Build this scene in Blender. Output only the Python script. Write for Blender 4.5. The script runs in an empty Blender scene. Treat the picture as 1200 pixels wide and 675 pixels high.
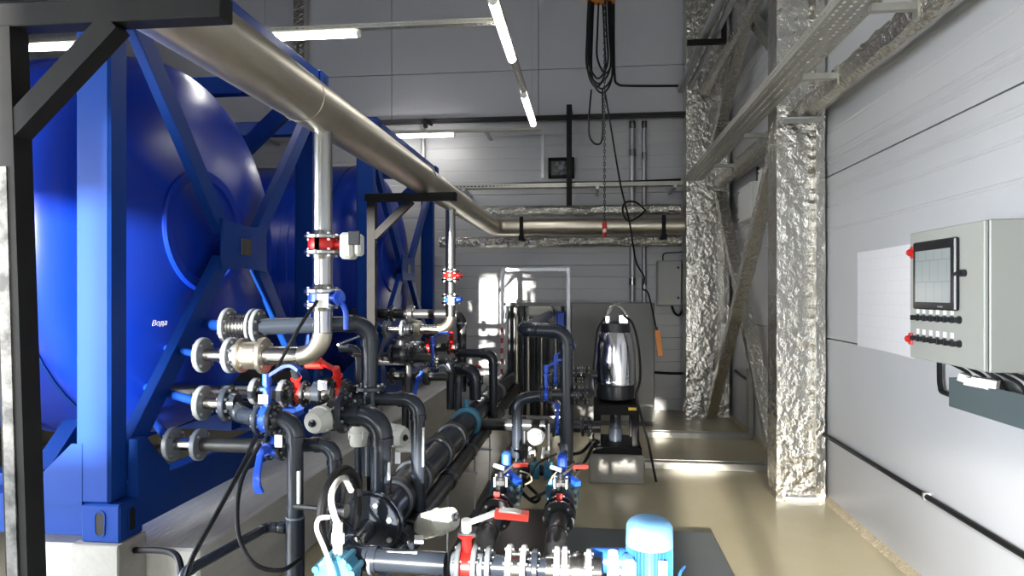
import bpy, math, random
from mathutils import Vector, Matrix, noise
random.seed(7)
V = Vector
PI = math.pi
scene = bpy.context.scene
COL = scene.collection

# ------------------------------------------------------------------ camera
EYE = 1.65
PSI = math.radians(6.42)
CS, SN = math.cos(PSI), math.sin(PSI)
cam_d = bpy.data.cameras.new('camera')
cam_d.sensor_width = 36.0
cam_d.lens = 24.0
cam_d.shift_y = 5.5 / 1200
cam_d.clip_start = 0.05
cam = bpy.data.objects.new('camera', cam_d)
COL.objects.link(cam)
cam.location = (0, 0, EYE)
cam.rotation_euler = (PI / 2, 0, PSI)
scene.camera = cam

# ------------------------------------------------------------------ world, sun, exposure
scene.view_settings.view_transform = 'Standard'
scene.view_settings.look = 'None'
scene.view_settings.gamma = 1.0
scene.view_settings.use_curve_mapping = False
scene.view_settings.exposure = 0.72
world = bpy.data.worlds.new('World')
scene.world = world
world.use_nodes = True
bg = world.node_tree.nodes['Background']
bg.inputs['Color'].default_value = (0.90, 0.95, 1.0, 1)
bg.inputs['Strength'].default_value = 19.0

SUN_DIR = V((0.08, 1.0, -0.088)).normalized()
sun_d = bpy.data.lights.new('sun', 'SUN')
sun_d.energy = 18.0
sun_d.angle = math.radians(0.8)
sun_d.color = (1.0, 0.95, 0.86)
sun = bpy.data.objects.new('sun', sun_d)
COL.objects.link(sun)
sun.rotation_euler = SUN_DIR.to_track_quat('-Z', 'Y').to_euler()
sun.location = (-3, -8, 4)

# window openings of the unseen rear wall, shaped for the sun patches: x0, x1, z0, z1
SUN_WINDOWS = [(-3.6, -3.05, 1.95, 3.14), (-3.05, -2.35, 2.12, 3.5), (-2.05, -1.5, 1.47, 1.95), (-1.5, -0.5, 1.47, 1.76), (-0.5, 0.0, 1.02, 1.42), (0.0, 0.80, 1.02, 1.32), (0.80, 1.80, 1.0, 2.0)]
FILL_WINDOWS = [(-3.0, -0.3, 0.15, 2.7), (-0.2, 2.5, 0.15, 2.7)]      # y0, y1, z0, z1; unseen left windows added for fill daylight
YR = -9.0
XL = -9.0
XL2, YJ = -5.0, 2.56        # unseen left wall brought closer in front to strengthen the fill daylight
def portal(loc, sx, sy, rot):
    ld = bpy.data.lights.new('window_portal', 'AREA')
    ld.shape = 'RECTANGLE'
    ld.size, ld.size_y = sx, sy
    ld.cycles.is_portal = True
    lo = bpy.data.objects.new('window_portal', ld)
    COL.objects.link(lo)
    lo.location = loc
    lo.rotation_euler = rot
for (x0, x1, z0, z1) in SUN_WINDOWS:
    portal(((x0 + x1) / 2, YR - 0.05, (z0 + z1) / 2), x1 - x0, z1 - z0, (PI / 2, 0, 0))
for (y0, y1, z0, z1) in FILL_WINDOWS:
    portal((XL2 - 0.05, (y0 + y1) / 2, (z0 + z1) / 2), y1 - y0, z1 - z0, (PI / 2, 0, -PI / 2))

# ------------------------------------------------------------------ measuring helpers
def XU(u, Y):
    t = (u - 600) / 800
    return Y * (t * CS - SN) / (CS + t * SN)
def YU(u, X):
    t = (u - 600) / 800
    return X * (CS + t * SN) / (t * CS - SN)
def ZV(v, X, Y):
    return EYE + (343 - v) / 800 * (Y * CS - X * SN)
def AT(u, v, Y):
    x = XU(u, Y)
    return V((x, Y, ZV(v, x, Y)))

# ------------------------------------------------------------------ materials
MATS = {}
def material(name, col, rough=0.5, metal=0.0, bump=None, var=None, coat=0.0, emit=None, spec=0.5, stretch=None):
    """bump=(scale, strength, distance) var=(scale, amount, second colour)"""
    m = bpy.data.materials.new(name)
    m.use_nodes = True
    nt = m.node_tree
    b = nt.nodes['Principled BSDF']
    b.inputs['Base Color'].default_value = (*col, 1)
    b.inputs['Roughness'].default_value = rough
    b.inputs['Metallic'].default_value = metal
    b.inputs['Coat Weight'].default_value = coat
    b.inputs['Coat Roughness'].default_value = 0.08
    b.inputs['Specular IOR Level'].default_value = spec
    if emit:
        b.inputs['Emission Color'].default_value = (*emit[0], 1)
        b.inputs['Emission Strength'].default_value = emit[1]
    if bump or var:
        tc = nt.nodes.new('ShaderNodeNewGeometry')
        mp = nt.nodes.new('ShaderNodeMapping')
        if stretch:
            mp.inputs['Scale'].default_value = stretch
        nt.links.new(tc.outputs['Position'], mp.inputs['Vector'])
    if var:
        n = nt.nodes.new('ShaderNodeTexNoise')
        n.inputs['Scale'].default_value = var[0]
        n.inputs['Detail'].default_value = 6
        n.inputs['Roughness'].default_value = 0.65
        nt.links.new(mp.outputs['Vector'], n.inputs['Vector'])
        cr = nt.nodes.new('ShaderNodeValToRGB')
        cr.color_ramp.elements[0].position = 0.5 - var[1]
        cr.color_ramp.elements[1].position = 0.5 + var[1]
        cr.color_ramp.elements[0].color = (*var[2], 1)
        cr.color_ramp.elements[1].color = (*col, 1)
        nt.links.new(n.outputs['Fac'], cr.inputs['Fac'])
        nt.links.new(cr.outputs['Color'], b.inputs['Base Color'])
    if bump:
        n = nt.nodes.new('ShaderNodeTexNoise')
        n.inputs['Scale'].default_value = bump[0]
        n.inputs['Detail'].default_value = 4
        nt.links.new(mp.outputs['Vector'], n.inputs['Vector'])
        bp = nt.nodes.new('ShaderNodeBump')
        bp.inputs['Strength'].default_value = bump[1]
        bp.inputs['Distance'].default_value = bump[2]
        nt.links.new(n.outputs['Fac'], bp.inputs['Height'])
        nt.links.new(bp.outputs['Normal'], b.inputs['Normal'])
    MATS[name] = m
    return m

material('blue_paint', (0.003, 0.034, 0.21), 0.42, coat=0.0, spec=0.14, bump=(60, 0.03, 0.001), var=(3, 0.35, (0.006, 0.036, 0.20)))
material('blue_shell', (0.003, 0.026, 0.31), 0.30, coat=0.0, spec=0.35, bump=(2.0, 0.04, 0.01))
material('steel_pipe', (0.60, 0.56, 0.47), 0.40, metal=1.0, bump=(40, 0.06, 0.001), var=(5, 0.3, (0.50, 0.46, 0.38)))
material('steel_bright', (0.40, 0.40, 0.395), 0.22, metal=1.0, bump=(40, 0.08, 0.001))
material('galvanised', (0.50, 0.51, 0.52), 0.42, metal=0.9, var=(30, 0.3, (0.40, 0.41, 0.43)))
material('tray_steel', (0.46, 0.45, 0.40), 0.45, metal=0.7, var=(20, 0.3, (0.38, 0.37, 0.33)))
material('stainless', (0.72, 0.72, 0.74), 0.16, metal=1.0)
material('pvc', (0.022, 0.029, 0.042), 0.24, spec=0.5, var=(8, 0.3, (0.018, 0.023, 0.033)))
material('pvc_worn', (0.018, 0.019, 0.022), 0.36, var=(12, 0.3, (0.030, 0.030, 0.031)))
material('flange_grey', (0.15, 0.17, 0.19), 0.35, var=(14, 0.3, (0.11, 0.12, 0.14)))
material('bolt_steel', (0.62, 0.62, 0.62), 0.30, metal=1.0)
material('black_paint', (0.008, 0.008, 0.009), 0.6, spec=0.15, var=(9, 0.14, (0.011, 0.011, 0.011)))
material('black_rubber', (0.009, 0.009, 0.010), 0.45, spec=0.2)
material('cast_black', (0.018, 0.020, 0.024), 0.35)
material('scuffed', (0.16, 0.16, 0.155), 0.6, var=(14, 0.10, (0.02, 0.02, 0.02)))
material('concrete', (0.33, 0.32, 0.30), 0.85, bump=(25, 0.4, 0.01), var=(5, 0.3, (0.22, 0.215, 0.20)))
material('board_concrete', (0.58, 0.575, 0.56), 0.8, bump=(12, 0.4, 0.01), var=(3, 0.25, (0.42, 0.415, 0.40)), stretch=(4, 0.6, 2))
material('floor', (0.48, 0.43, 0.29), 0.26, bump=(3, 0.06, 0.01), var=(1.3, 0.28, (0.42, 0.37, 0.245)))
material('wall_panel', (0.48, 0.485, 0.50), 0.36, spec=0.5, var=(1.1, 0.3, (0.45, 0.455, 0.47)))
material('wall_upper', (0.48, 0.485, 0.52), 0.5, var=(1.5, 0.3, (0.45, 0.455, 0.485)))
material('ceiling_paint', (0.32, 0.32, 0.34), 0.7)
material('joint_dark', (0.03, 0.03, 0.032), 0.8)
material('foil', (0.60, 0.58, 0.53), 0.25, metal=1.0, bump=(13, 0.7, 0.035))
material('foil_fine', (0.66, 0.64, 0.58), 0.22, metal=1.0, bump=(24, 0.9, 0.04))
material('foil_tape', (0.72, 0.71, 0.69), 0.22, metal=1.0, bump=(40, 0.4, 0.02))
material('red_paint', (0.55, 0.012, 0.010), 0.32)
material('red_grip', (0.75, 0.045, 0.03), 0.35)
material('lever_blue', (0.016, 0.085, 0.60), 0.32)
material('teal', (0.045, 0.22, 0.36), 0.4)
material('white_plastic', (0.62, 0.62, 0.57), 0.42)
material('white_tag', (0.8, 0.8, 0.8), 0.6)
material('motor_blue', (0.03, 0.14, 0.50), 0.34)
material('motor_light', (0.18, 0.42, 0.72), 0.36)
material('cabinet', (0.33, 0.335, 0.305), 0.40)
material('box_white', (0.66, 0.66, 0.63), 0.45)
material('cabinet_olive', (0.10, 0.10, 0.088), 0.35)
material('box_grey', (0.40, 0.41, 0.40), 0.5)
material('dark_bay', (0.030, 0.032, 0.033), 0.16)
material('trunking', (0.085, 0.11, 0.115), 0.4)
material('mat_grey', (0.125, 0.138, 0.142), 0.45, bump=(60, 0.1, 0.003), var=(6, 0.3, (0.112, 0.123, 0.127)))
material('rust_plate', (0.050, 0.034, 0.028), 0.32, var=(6, 0.3, (0.03, 0.022, 0.02)))
material('orange', (0.80, 0.26, 0.02), 0.4)
material('yellow', (0.75, 0.50, 0.03), 0.5)
material('cable_beige', (0.50, 0.42, 0.28), 0.5)
material('cable_white', (0.70, 0.68, 0.62), 0.5)
material('foam', (0.55, 0.47, 0.32), 0.9, bump=(60, 0.8, 0.02), var=(40, 0.3, (0.35, 0.30, 0.22)))
material('led', (1, 1, 1), 0.4, emit=((1.0, 0.97, 0.92), 24.0))
material('screen_frame', (0.010, 0.010, 0.011), 0.2)
material('nameplate', (0.10, 0.10, 0.085), 0.35, metal=0.6)
material('gauge_white', (0.82, 0.82, 0.82), 0.35)
material('chalk', (0.45, 0.46, 0.55), 0.9)

def brick_lines(name, base, line, bw, rh, mortar, rough, emit=0.0, rot=(0, PI / 2, 0), scale=1.0):
    """flat print: thin ruled lines over a plain sheet"""
    m = bpy.data.materials.new(name); m.use_nodes = True
    nt = m.node_tree; b = nt.nodes['Principled BSDF']
    g = nt.nodes.new('ShaderNodeNewGeometry')
    sx = nt.nodes.new('ShaderNodeSeparateXYZ'); cx = nt.nodes.new('ShaderNodeCombineXYZ')
    nt.links.new(g.outputs['Position'], sx.inputs[0])
    nt.links.new(sx.outputs['Y'], cx.inputs['X']); nt.links.new(sx.outputs['Z'], cx.inputs['Y'])
    t = nt.nodes.new('ShaderNodeTexBrick')
    t.inputs['Scale'].default_value = scale
    t.inputs['Color1'].default_value = (*base, 1); t.inputs['Color2'].default_value = (*base, 1)
    t.inputs['Mortar'].default_value = (*line, 1)
    t.inputs['Mortar Size'].default_value = mortar
    t.inputs['Brick Width'].default_value = bw; t.inputs['Row Height'].default_value = rh
    nt.links.new(cx.outputs[0], t.inputs['Vector'])
    nt.links.new(t.outputs['Color'], b.inputs['Base Color'])
    b.inputs['Roughness'].default_value = rough
    if emit:
        nt.links.new(t.outputs['Color'], b.inputs['Emission Color'])
        b.inputs['Emission Strength'].default_value = emit
    MATS[name] = m
brick_lines('drawing_paper', (0.74, 0.73, 0.75), (0.66, 0.66, 0.69), 0.11, 0.075, 0.0016, 0.7)
brick_lines('screen', (0.24, 0.26, 0.26), (0.17, 0.18, 0.18), 0.075, 0.10, 0.0016, 0.15, emit=0.08)

def hazard(name):
    m = bpy.data.materials.new(name); m.use_nodes = True
    nt = m.node_tree; b = nt.nodes['Principled BSDF']
    g = nt.nodes.new('ShaderNodeNewGeometry')
    w = nt.nodes.new('ShaderNodeTexWave'); w.wave_type = 'BANDS'; w.bands_direction = 'Z'
    w.inputs['Scale'].default_value = 2.4
    r = nt.nodes.new('ShaderNodeValToRGB'); r.color_ramp.interpolation = 'CONSTANT'
    r.color_ramp.elements[0].color = (0.45, 0.03, 0.03, 1)
    r.color_ramp.elements[1].position = 0.5; r.color_ramp.elements[1].color = (0.6, 0.58, 0.55, 1)
    nt.links.new(g.outputs['Position'], w.inputs['Vector'])
    nt.links.new(w.outputs['Fac'], r.inputs['Fac']); nt.links.new(r.outputs['Color'], b.inputs['Base Color'])
    MATS[name] = m
hazard('hazard_tape')

# ------------------------------------------------------------------ mesh builder
def frame_of(d, up=None):
    d = d.normalized()
    u = V(up) if up is not None else (V((0, 0, 1)) if abs(d.z) < 0.9 else V((0, 1, 0)))
    s = d.cross(u)
    if s.length < 1e-5:
        s = d.cross(V((1, 0, 0)))
    s.normalize()
    return s, s.cross(d).normalized()

def world_loc(o):
    l = V((0, 0, 0))
    while o is not None:
        l += o.location
        o = o.parent
    return l

class MB:
    def __init__(s):
        s.v, s.f = [], []
    def add(s, vs, fs):
        b = len(s.v)
        s.v += [V(p) for p in vs]
        s.f += [tuple(i + b for i in f) for f in fs]
        return s
    def box(s, x0, x1, y0, y1, z0, z1):
        vs = [(x, y, z) for z in (z0, z1) for y in (y0, y1) for x in (x0, x1)]
        return s.add(vs, [(0, 2, 3, 1), (4, 5, 7, 6), (0, 1, 5, 4), (2, 6, 7, 3), (0, 4, 6, 2), (1, 3, 7, 5)])
    def bbox(s, x0, x1, y0, y1, z0, z1, b=0.004):
        """box with chamfered edges"""
        c = V(((x0 + x1) / 2, (y0 + y1) / 2, (z0 + z1) / 2))
        h = V(((x1 - x0) / 2, (y1 - y0) / 2, (z1 - z0) / 2))
        b = min(b, h.x * 0.9, h.y * 0.9, h.z * 0.9)
        vs, idx = [], {}
        for sx in (-1, 1):
            for sy in (-1, 1):
                for sz in (-1, 1):
                    for a in range(3):
                        p = [sx * (h.x - b), sy * (h.y - b), sz * (h.z - b)]
                        p[a] = (sx, sy, sz)[a] * h[a]
                        idx[(sx, sy, sz, a)] = len(vs)
                        vs.append(c + V(p))
        fs = []
        for a in range(3):
            o = [k for k in range(3) if k != a]
            for sg in (-1, 1):
                ring = []
                for (p, q) in ((-1, -1), (1, -1), (1, 1), (-1, 1)):
                    k = [0, 0, 0]; k[a] = sg; k[o[0]] = p; k[o[1]] = q
                    ring.append(idx[(k[0], k[1], k[2], a)])
                if (sg > 0) != (a != 1):
                    ring.reverse()
                fs.append(tuple(ring))
        for a in range(3):
            o = [k for k in range(3) if k != a]
            for p in (-1, 1):
                for q in (-1, 1):
                    q4 = []
                    for (e, ax) in ((-1, o[0]), (1, o[0]), (1, o[1]), (-1, o[1])):
                        k = [0, 0, 0]; k[a] = e; k[o[0]] = p; k[o[1]] = q
                        q4.append(idx[(k[0], k[1], k[2], ax)])
                    fs.append(tuple(q4))
        for sx in (-1, 1):
            for sy in (-1, 1):
                for sz in (-1, 1):
                    fs.append(tuple(idx[(sx, sy, sz, a)] for a in range(3)))
        return s.add(vs, fs)
    def beam(s, p0, p1, w, h, up=None):
        p0, p1 = V(p0), V(p1)
        a, b = frame_of(p1 - p0, up)
        vs = [p + a * (w / 2 * i) + b * (h / 2 * j) for p in (p0, p1) for (i, j) in ((-1, -1), (1, -1), (1, 1), (-1, 1))]
        return s.add(vs, [(3, 2, 1, 0), (4, 5, 6, 7), (0, 1, 5, 4), (1, 2, 6, 5), (2, 3, 7, 6), (3, 0, 4, 7)])
    def lathe(s, p, ax, prof, n=20, caps=True):
        """prof: [(distance along ax, radius)]"""
        p, ax = V(p), V(ax).normalized()
        a, b = frame_of(ax)
        vs = []
        for (t, r) in prof:
            for k in range(n):
                g = 2 * PI * k / n
                vs.append(p + ax * t + a * (r * math.cos(g)) + b * (r * math.sin(g)))
        fs = []
        for i in range(len(prof) - 1):
            for k in range(n):
                k2 = (k + 1) % n
                fs.append((i * n + k, i * n + k2, (i + 1) * n + k2, (i + 1) * n + k))
        if caps:
            fs.append(tuple(range(n - 1, -1, -1)))
            fs.append(tuple((len(prof) - 1) * n + k for k in range(n)))
        return s.add(vs, fs)
    def cyl(s, p0, p1, r, r1=None, n=18, caps=True):
        p0, p1 = V(p0), V(p1)
        return s.lathe(p0, p1 - p0, [(0, r), ((p1 - p0).length, r if r1 is None else r1)], n, caps)
    def sweep(s, pts, r, n=12, caps=True, closed=False):
        pts = [V(p) for p in pts]
        m = len(pts)
        vs, fs = [], []
        a = None
        for i in range(m):
            if closed:
                t = (pts[(i + 1) % m] - pts[i - 1])
            else:
                t = pts[min(i + 1, m - 1)] - pts[max(i - 1, 0)]
            t.normalize()
            if a is None:
                a, _ = frame_of(t)
            else:
                a = (a - t * a.dot(t))
                a.normalize()
            b = t.cross(a)
            rr = r[i] if isinstance(r, (list, tuple)) else r
            for k in range(n):
                g = 2 * PI * k / n
                vs.append(pts[i] + a * (rr * math.cos(g)) + b * (rr * math.sin(g)))
        for i in range(m if closed else m - 1):
            j = (i + 1) % m
            for k in range(n):
                k2 = (k + 1) % n
                fs.append((i * n + k, i * n + k2, j * n + k2, j * n + k))
        if caps and not closed:
            fs.append(tuple(range(n - 1, -1, -1)))
            fs.append(tuple((m - 1) * n + k for k in range(n)))
        return s.add(vs, fs)
    def prism(s, poly, ext):
        poly = [V(p) for p in poly]; ext = V(ext); n = len(poly)
        vs = poly + [p + ext for p in poly]
        fs = [tuple(range(n - 1, -1, -1)), tuple(range(n, 2 * n))]
        fs += [(i, (i + 1) % n, n + (i + 1) % n, n + i) for i in range(n)]
        return s.add(vs, fs)
    def build(s, name, mat, parent=None, smooth=True, ang=35, kind=None):
        me = bpy.data.meshes.new(name)
        if parent is None:
            lo = V((min(p.x for p in s.v), min(p.y for p in s.v), min(p.z for p in s.v)))
            hi = V((max(p.x for p in s.v), max(p.y for p in s.v), max(p.z for p in s.v)))
            org = V(((lo.x + hi.x) / 2, (lo.y + hi.y) / 2, lo.z))
        else:
            org = world_loc(parent)
        me.from_pydata([p - org for p in s.v], [], s.f)
        import bmesh
        bm = bmesh.new(); bm.from_mesh(me)
        bmesh.ops.recalc_face_normals(bm, faces=bm.faces)
        bm.to_mesh(me); bm.free()
        me.materials.append(MATS[mat])
        if smooth:
            me.polygons.foreach_set('use_smooth', [True] * len(me.polygons))
            me.set_sharp_from_angle(angle=math.radians(ang))
        o = bpy.data.objects.new(name, me)
        COL.objects.link(o)
        if parent is None:
            o.location = org
        else:
            o.parent = parent
        if kind:
            o['kind'] = kind
        return o

def tag(o, label=None, cat=None, group=None, kind=None):
    if label: o['label'] = label
    if cat: o['category'] = cat
    if group: o['group'] = group
    if kind: o['kind'] = kind
    return o
def thing(name, label, cat, loc, group=None, kind=None):
    o = bpy.data.objects.new(name, None)
    COL.objects.link(o)
    o.location = V(loc)
    o.empty_display_size = 0.05
    return tag(o, label, cat, group, kind)

def catmull(pts, sub=8):
    pts = [V(p) for p in pts]
    q = [pts[0] * 2 - pts[1]] + pts + [pts[-1] * 2 - pts[-2]]
    out = []
    for i in range(1, len(q) - 2):
        p0, p1, p2, p3 = q[i - 1], q[i], q[i + 1], q[i + 2]
        for k in range(sub):
            t = k / sub
            out.append(0.5 * ((2 * p1) + (p2 - p0) * t + (2 * p0 - 5 * p1 + 4 * p2 - p3) * t * t + (3 * p1 - p0 - 3 * p2 + p3) * t ** 3))
    out.append(pts[-1])
    return out

def cable(name, label, pts, r, mat, cat='cable', group=None, sub=8, n=8):
    return tag(MB().sweep(catmull(pts, sub), r, n).build(name, mat), label, cat, group)

# ------------------------------------------------------------------ pipe kit
def flange(parent, p, ax, R, t, mat, nb=8, bolts=True, name='flange', label=None, hub=0.0):
    ax = V(ax).normalized(); p = V(p)
    c = min(t * 0.2, 0.004)
    prof = [(-t / 2, R - c), (-t / 2 + c, R), (t / 2 - c, R), (t / 2, R - c)]
    if hub:
        prof += [(t / 2, R * 0.62), (t / 2 + hub, R * 0.55)]
    o = MB().lathe(p, ax, prof, 24).build(name, mat, parent)
    if label: o['label'] = label
    if bolts:
        near = p.length < 4.0
        a, b = frame_of(ax)
        m = MB()
        br = R * 0.085
        for k in range(nb):
            g = 2 * PI * (k + 0.5) / nb
            q = p + (a * math.cos(g) + b * math.sin(g)) * (R * 0.80)
            m.lathe(q - ax * (t / 2 + br * 1.3), ax, [(0, br), (br * 1.1, br), (br * 1.1, br * 0.55), (t + br * 1.5, br * 0.55), (t + br * 1.5, br), (t + br * 2.6, br)], 6)
            if near:
                m.build('bolt', 'bolt_steel', o, smooth=False); m = MB()
        if not near:
            m.build('bolt_set', 'bolt_steel', o, smooth=False, kind='stuff')
    return o

def pipe_run(name, label, pts, r, mat, bend=None, cat='pipe', group=None, elbows=True, emat=None, collar=True, n=20):
    """a pipe through the way-points: straight lengths and elbow fittings are parts"""
    pts = [V(p) for p in pts]
    bend = bend or r * 2.1
    lo = min(pts, key=lambda p: p.z)
    root = thing(name, label, cat, (lo.x, lo.y, max(lo.z - r, 0)), group)
    emat = emat or mat
    m = len(pts)
    cur = pts[0]
    for i in range(1, m):
        if i < m - 1:
            d0 = (pts[i] - pts[i - 1]).normalized(); d1 = (pts[i + 1] - pts[i]).normalized()
            ang = d0.angle(d1)
            cut = bend * math.tan(ang / 2)
            s, e = pts[i] - d0 * cut, pts[i] + d1 * cut
            if (s - cur).length > 0.004:
                MB().cyl(cur, s, r, n=n).build('pipe', mat, root)
            nrm = (d1 - d0 * d1.dot(d0)).normalized()
            c = s + nrm * bend
            arc = [c + (-nrm * math.cos(g) + d0 * math.sin(g)) * bend for g in [ang * k / 8 for k in range(9)]]
            eb = MB().sweep(arc, r * (1.1 if elbows else 1.0), n)
            if elbows and collar:
                eb.cyl(s - d0 * r * 0.75, s, r * 1.16, n=n)
                eb.cyl(e, e + d1 * r * 0.75, r * 1.16, n=n)
            eb.build('elbow', emat, root)
            cur = e
        else:
            MB().cyl(cur, pts[i], r, n=n).build('pipe', mat, root)
    return root

def ring(parent, p, ax, r, w, mat, name='collar'):
    ax = V(ax).normalized()
    return MB().lathe(V(p) - ax * w / 2, ax, [(0, r * 0.97), (w * 0.15, r), (w * 0.85, r), (w, r * 0.97)], 20).build(name, mat, parent)

def bellows(parent, p0, p1, r, mat, k=6, name='bellows'):
    p0, p1 = V(p0), V(p1)
    L = (p1 - p0).length
    prof = []
    for i in range(k):
        t = L * i / k; w = L / k
        prof += [(t, r * 0.82), (t + w * 0.3, r), (t + w * 0.6, r), (t + w * 0.9, r * 0.82)]
    prof.append((L, r * 0.82))
    return MB().lathe(p0, p1 - p0, prof, 20).build(name, mat, parent)

def lever(parent, p, up, direction, L, mat, grip=None, w=0.028):
    """curved lever handle rising from p along up, then reaching along direction"""
    up = V(up).normalized(); d = V(direction).normalized(); p = V(p)
    m = MB()
    m.cyl(p, p + up * 0.05, w * 0.75, n=12)
    pts = catmull([p + up * 0.035, p + up * 0.055 + d * L * 0.22, p + up * 0.085 + d * L * 0.55, p + up * 0.088 + d * L * 0.8, p + up * 0.07 + d * L], 5)
    s, _ = frame_of(d, up)
    vs, fs = [], []
    for i, q in enumerate(pts):
        t = i / (len(pts) - 1)
        ww = w * (0.42 + 0.22 * t); hh = w * 0.26
        tg = (pts[min(i + 1, len(pts) - 1)] - pts[max(i - 1, 0)]).normalized()
        nn = s.cross(tg).normalized()
        vs += [q + s * ww + nn * hh, q - s * ww + nn * hh, q - s * ww - nn * hh, q + s * ww - nn * hh]
    k = len(pts)
    for i in range(k - 1):
        for j in range(4):
            fs.append((i * 4 + j, i * 4 + (j + 1) % 4, i * 4 + 4 + (j + 1) % 4, i * 4 + 4 + j))
    fs += [(0, 1, 2, 3), tuple((k - 1) * 4 + j for j in (3, 2, 1, 0))]
    m.add(vs, fs)
    h = m.build('lever', mat, parent)
    if grip:
        g = MB(); q0 = pts[int(k * 0.45)]; q1 = pts[-1]
        g.beam(q0, q1 + d * 0.012, w * 1.5, w * 0.95, up)
        g.build('grip', grip, h)
    return h

def butterfly(label, p, ax, up, R, t, body, lev, ldir, L=0.16, grip=None, fl='flange_grey', group=None, tagplate=False, nflange=2, cat='valve', neck=0.10, nb=8):
    """wafer butterfly valve clamped between two flanges, with neck and lever"""
    ax = V(ax).normalized(); up = V(up).normalized(); p = V(p)
    root = thing('butterfly_valve', label, cat, (p.x, p.y, p.z - R), group)
    b = MB().lathe(p - ax * t / 2, ax, [(0, R * 0.74), (t * 0.1, R * 0.78), (t * 0.9, R * 0.78), (t, R * 0.74)], 24).build('body', body, root)
    MB().cyl(p + up * R * 0.6, p + up * (R + neck * 0.6), R * 0.24, n=12).cyl(p + up * (R + neck * 0.6), p + up * (R + neck * 0.75), R * 0.42, n=12).cyl(p + up * (R + neck * 0.75), p + up * (R + neck), R * 0.2, n=10).build('neck', body, root)
    if nflange:
        for sg in (-1, 1):
            flange(root, p + ax * sg * (t / 2 + 0.010), ax * sg, R, 0.020, fl, nb=nb, hub=R * 0.25)
    if lev:
        lever(root, p + up * (R + neck - 0.01), up, ldir, L, lev, grip)
    if tagplate:
        s = ax
        q = p + up * (R + neck * 0.3) - V((0, 1, 0)) * (R * 0.45)
        MB().box(q.x - .022, q.x + .022, q.y - .002, q.y, q.z - .03, q.z + .01).build('tag', 'white_tag', root)
    return root

def actuator(parent, p, ax, r, L, mat='white_plastic', knob=True):
    """electric valve actuator: tapered round housing with a lid, screw bosses and an indicator"""
    ax = V(ax).normalized(); p = V(p)
    m = MB().lathe(p, ax, [(0, r * 0.55), (L * .12, r * 0.62), (L * .18, r), (L * .55, r), (L * .57, r * 1.06), (L * .63, r * 1.06), (L * .65, r * 0.97), (L * .94, r * 0.88), (L, r * 0.78)], 24)
    a, b = frame_of(ax)
    for k in range(4):
        g = PI / 4 + k * PI / 2
        q = p + (a * math.cos(g) + b * math.sin(g)) * r * 1.02
        m.lathe(q + ax * L * .45, ax, [(0, r * .1), (L * .3, r * .1)], 8)
    o = m.build('actuator', mat, parent)
    if knob:
        MB().lathe(p + ax * L, ax, [(0, r * .30), (L * .05, r * .30), (L * .06, r * .16), (L * .13, r * .16)], 12).build('indicator', 'cast_black', o)
    return o

def foil_prism(profile, p0, p1, side, step=0.05, jit=0.006, seed=0.0, closed=True):
    """foil wrapped bar: profile = [(a, b)] swept from p0 to p1, crumpled by noise"""
    p0, p1 = V(p0), V(p1)
    d = (p1 - p0).normalized(); L = (p1 - p0).length
    a = (V(side) - d * V(side).dot(d)).normalized(); b = d.cross(a)
    prof = []
    n = len(profile)
    for i in range(n):
        q0, q1 = V((*profile[i], 0)), V((*profile[(i + 1) % n], 0))
        k = max(1, int((q1 - q0).length / step))
        prof += [q0.lerp(q1, j / k) for j in range(k)]
    rows = max(2, int(L / step))
    m = MB(); vs, fs = [], []
    c2 = V((sum(q.x for q in prof), sum(q.y for q in prof), 0)) / len(prof)
    for i in range(rows + 1):
        t = L * i / rows
        for q in prof:
            w = p0 + d * t + a * q.x + b * q.y
            nv = noise.noise_vector(w * 9 + V((seed, 0, 0))) * jit + noise.noise_vector(w * 23 + V((seed, 3, 0))) * jit * 0.6
            vs.append(w + nv)
    k = len(prof)
    for i in range(rows):
        for j in range(k):
            j2 = (j + 1) % k
            fs.append((i * k + j, i * k + j2, (i + 1) * k + j2, (i + 1) * k + j))
    fs += [tuple(range(k)), tuple(rows * k + j for j in range(k - 1, -1, -1))]
    return m.add(vs, fs)
def circ(r, n=12):
    return [(r * math.cos(2 * PI * k / n), r * math.sin(2 * PI * k / n)) for k in range(n)]

def perforated(p0, p1, width, wdir, cell=0.05, rows=4, hole=(0.55, 0.3), th=0.0025):
    """perforated strip: real slots cut in a sheet from p0 to p1"""
    p0, p1 = V(p0), V(p1); d = (p1 - p0); L = d.length; d.normalize(); w = V(wdir).normalized()
    n = max(1, round(L / cell)); cl = L / n; cw = width / rows
    m = MB(); vs, fs = [], []
    for i in range(n):
        for j in range(rows):
            off = 0
            o = p0 + d * (i * cl) + w * (j * cw)
            hx, hy = cl * hole[0], cw * hole[1]
            a0, a1 = (cl - hx) / 2, (cl + hx) / 2
            b0, b1 = (cw - hy) / 2, (cw + hy) / 2
            b = len(vs)
            for (x, y) in ((0, 0), (cl, 0), (cl, cw), (0, cw), (a0, b0), (a1, b0), (a1, b1), (a0, b1)):
                vs.append(o + d * x + w * y)
            for k in range(4):
                k2 = (k + 1) % 4
                fs.append((b + k, b + k2, b + 4 + k2, b + 4 + k))
    return m.add(vs, fs)

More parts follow.
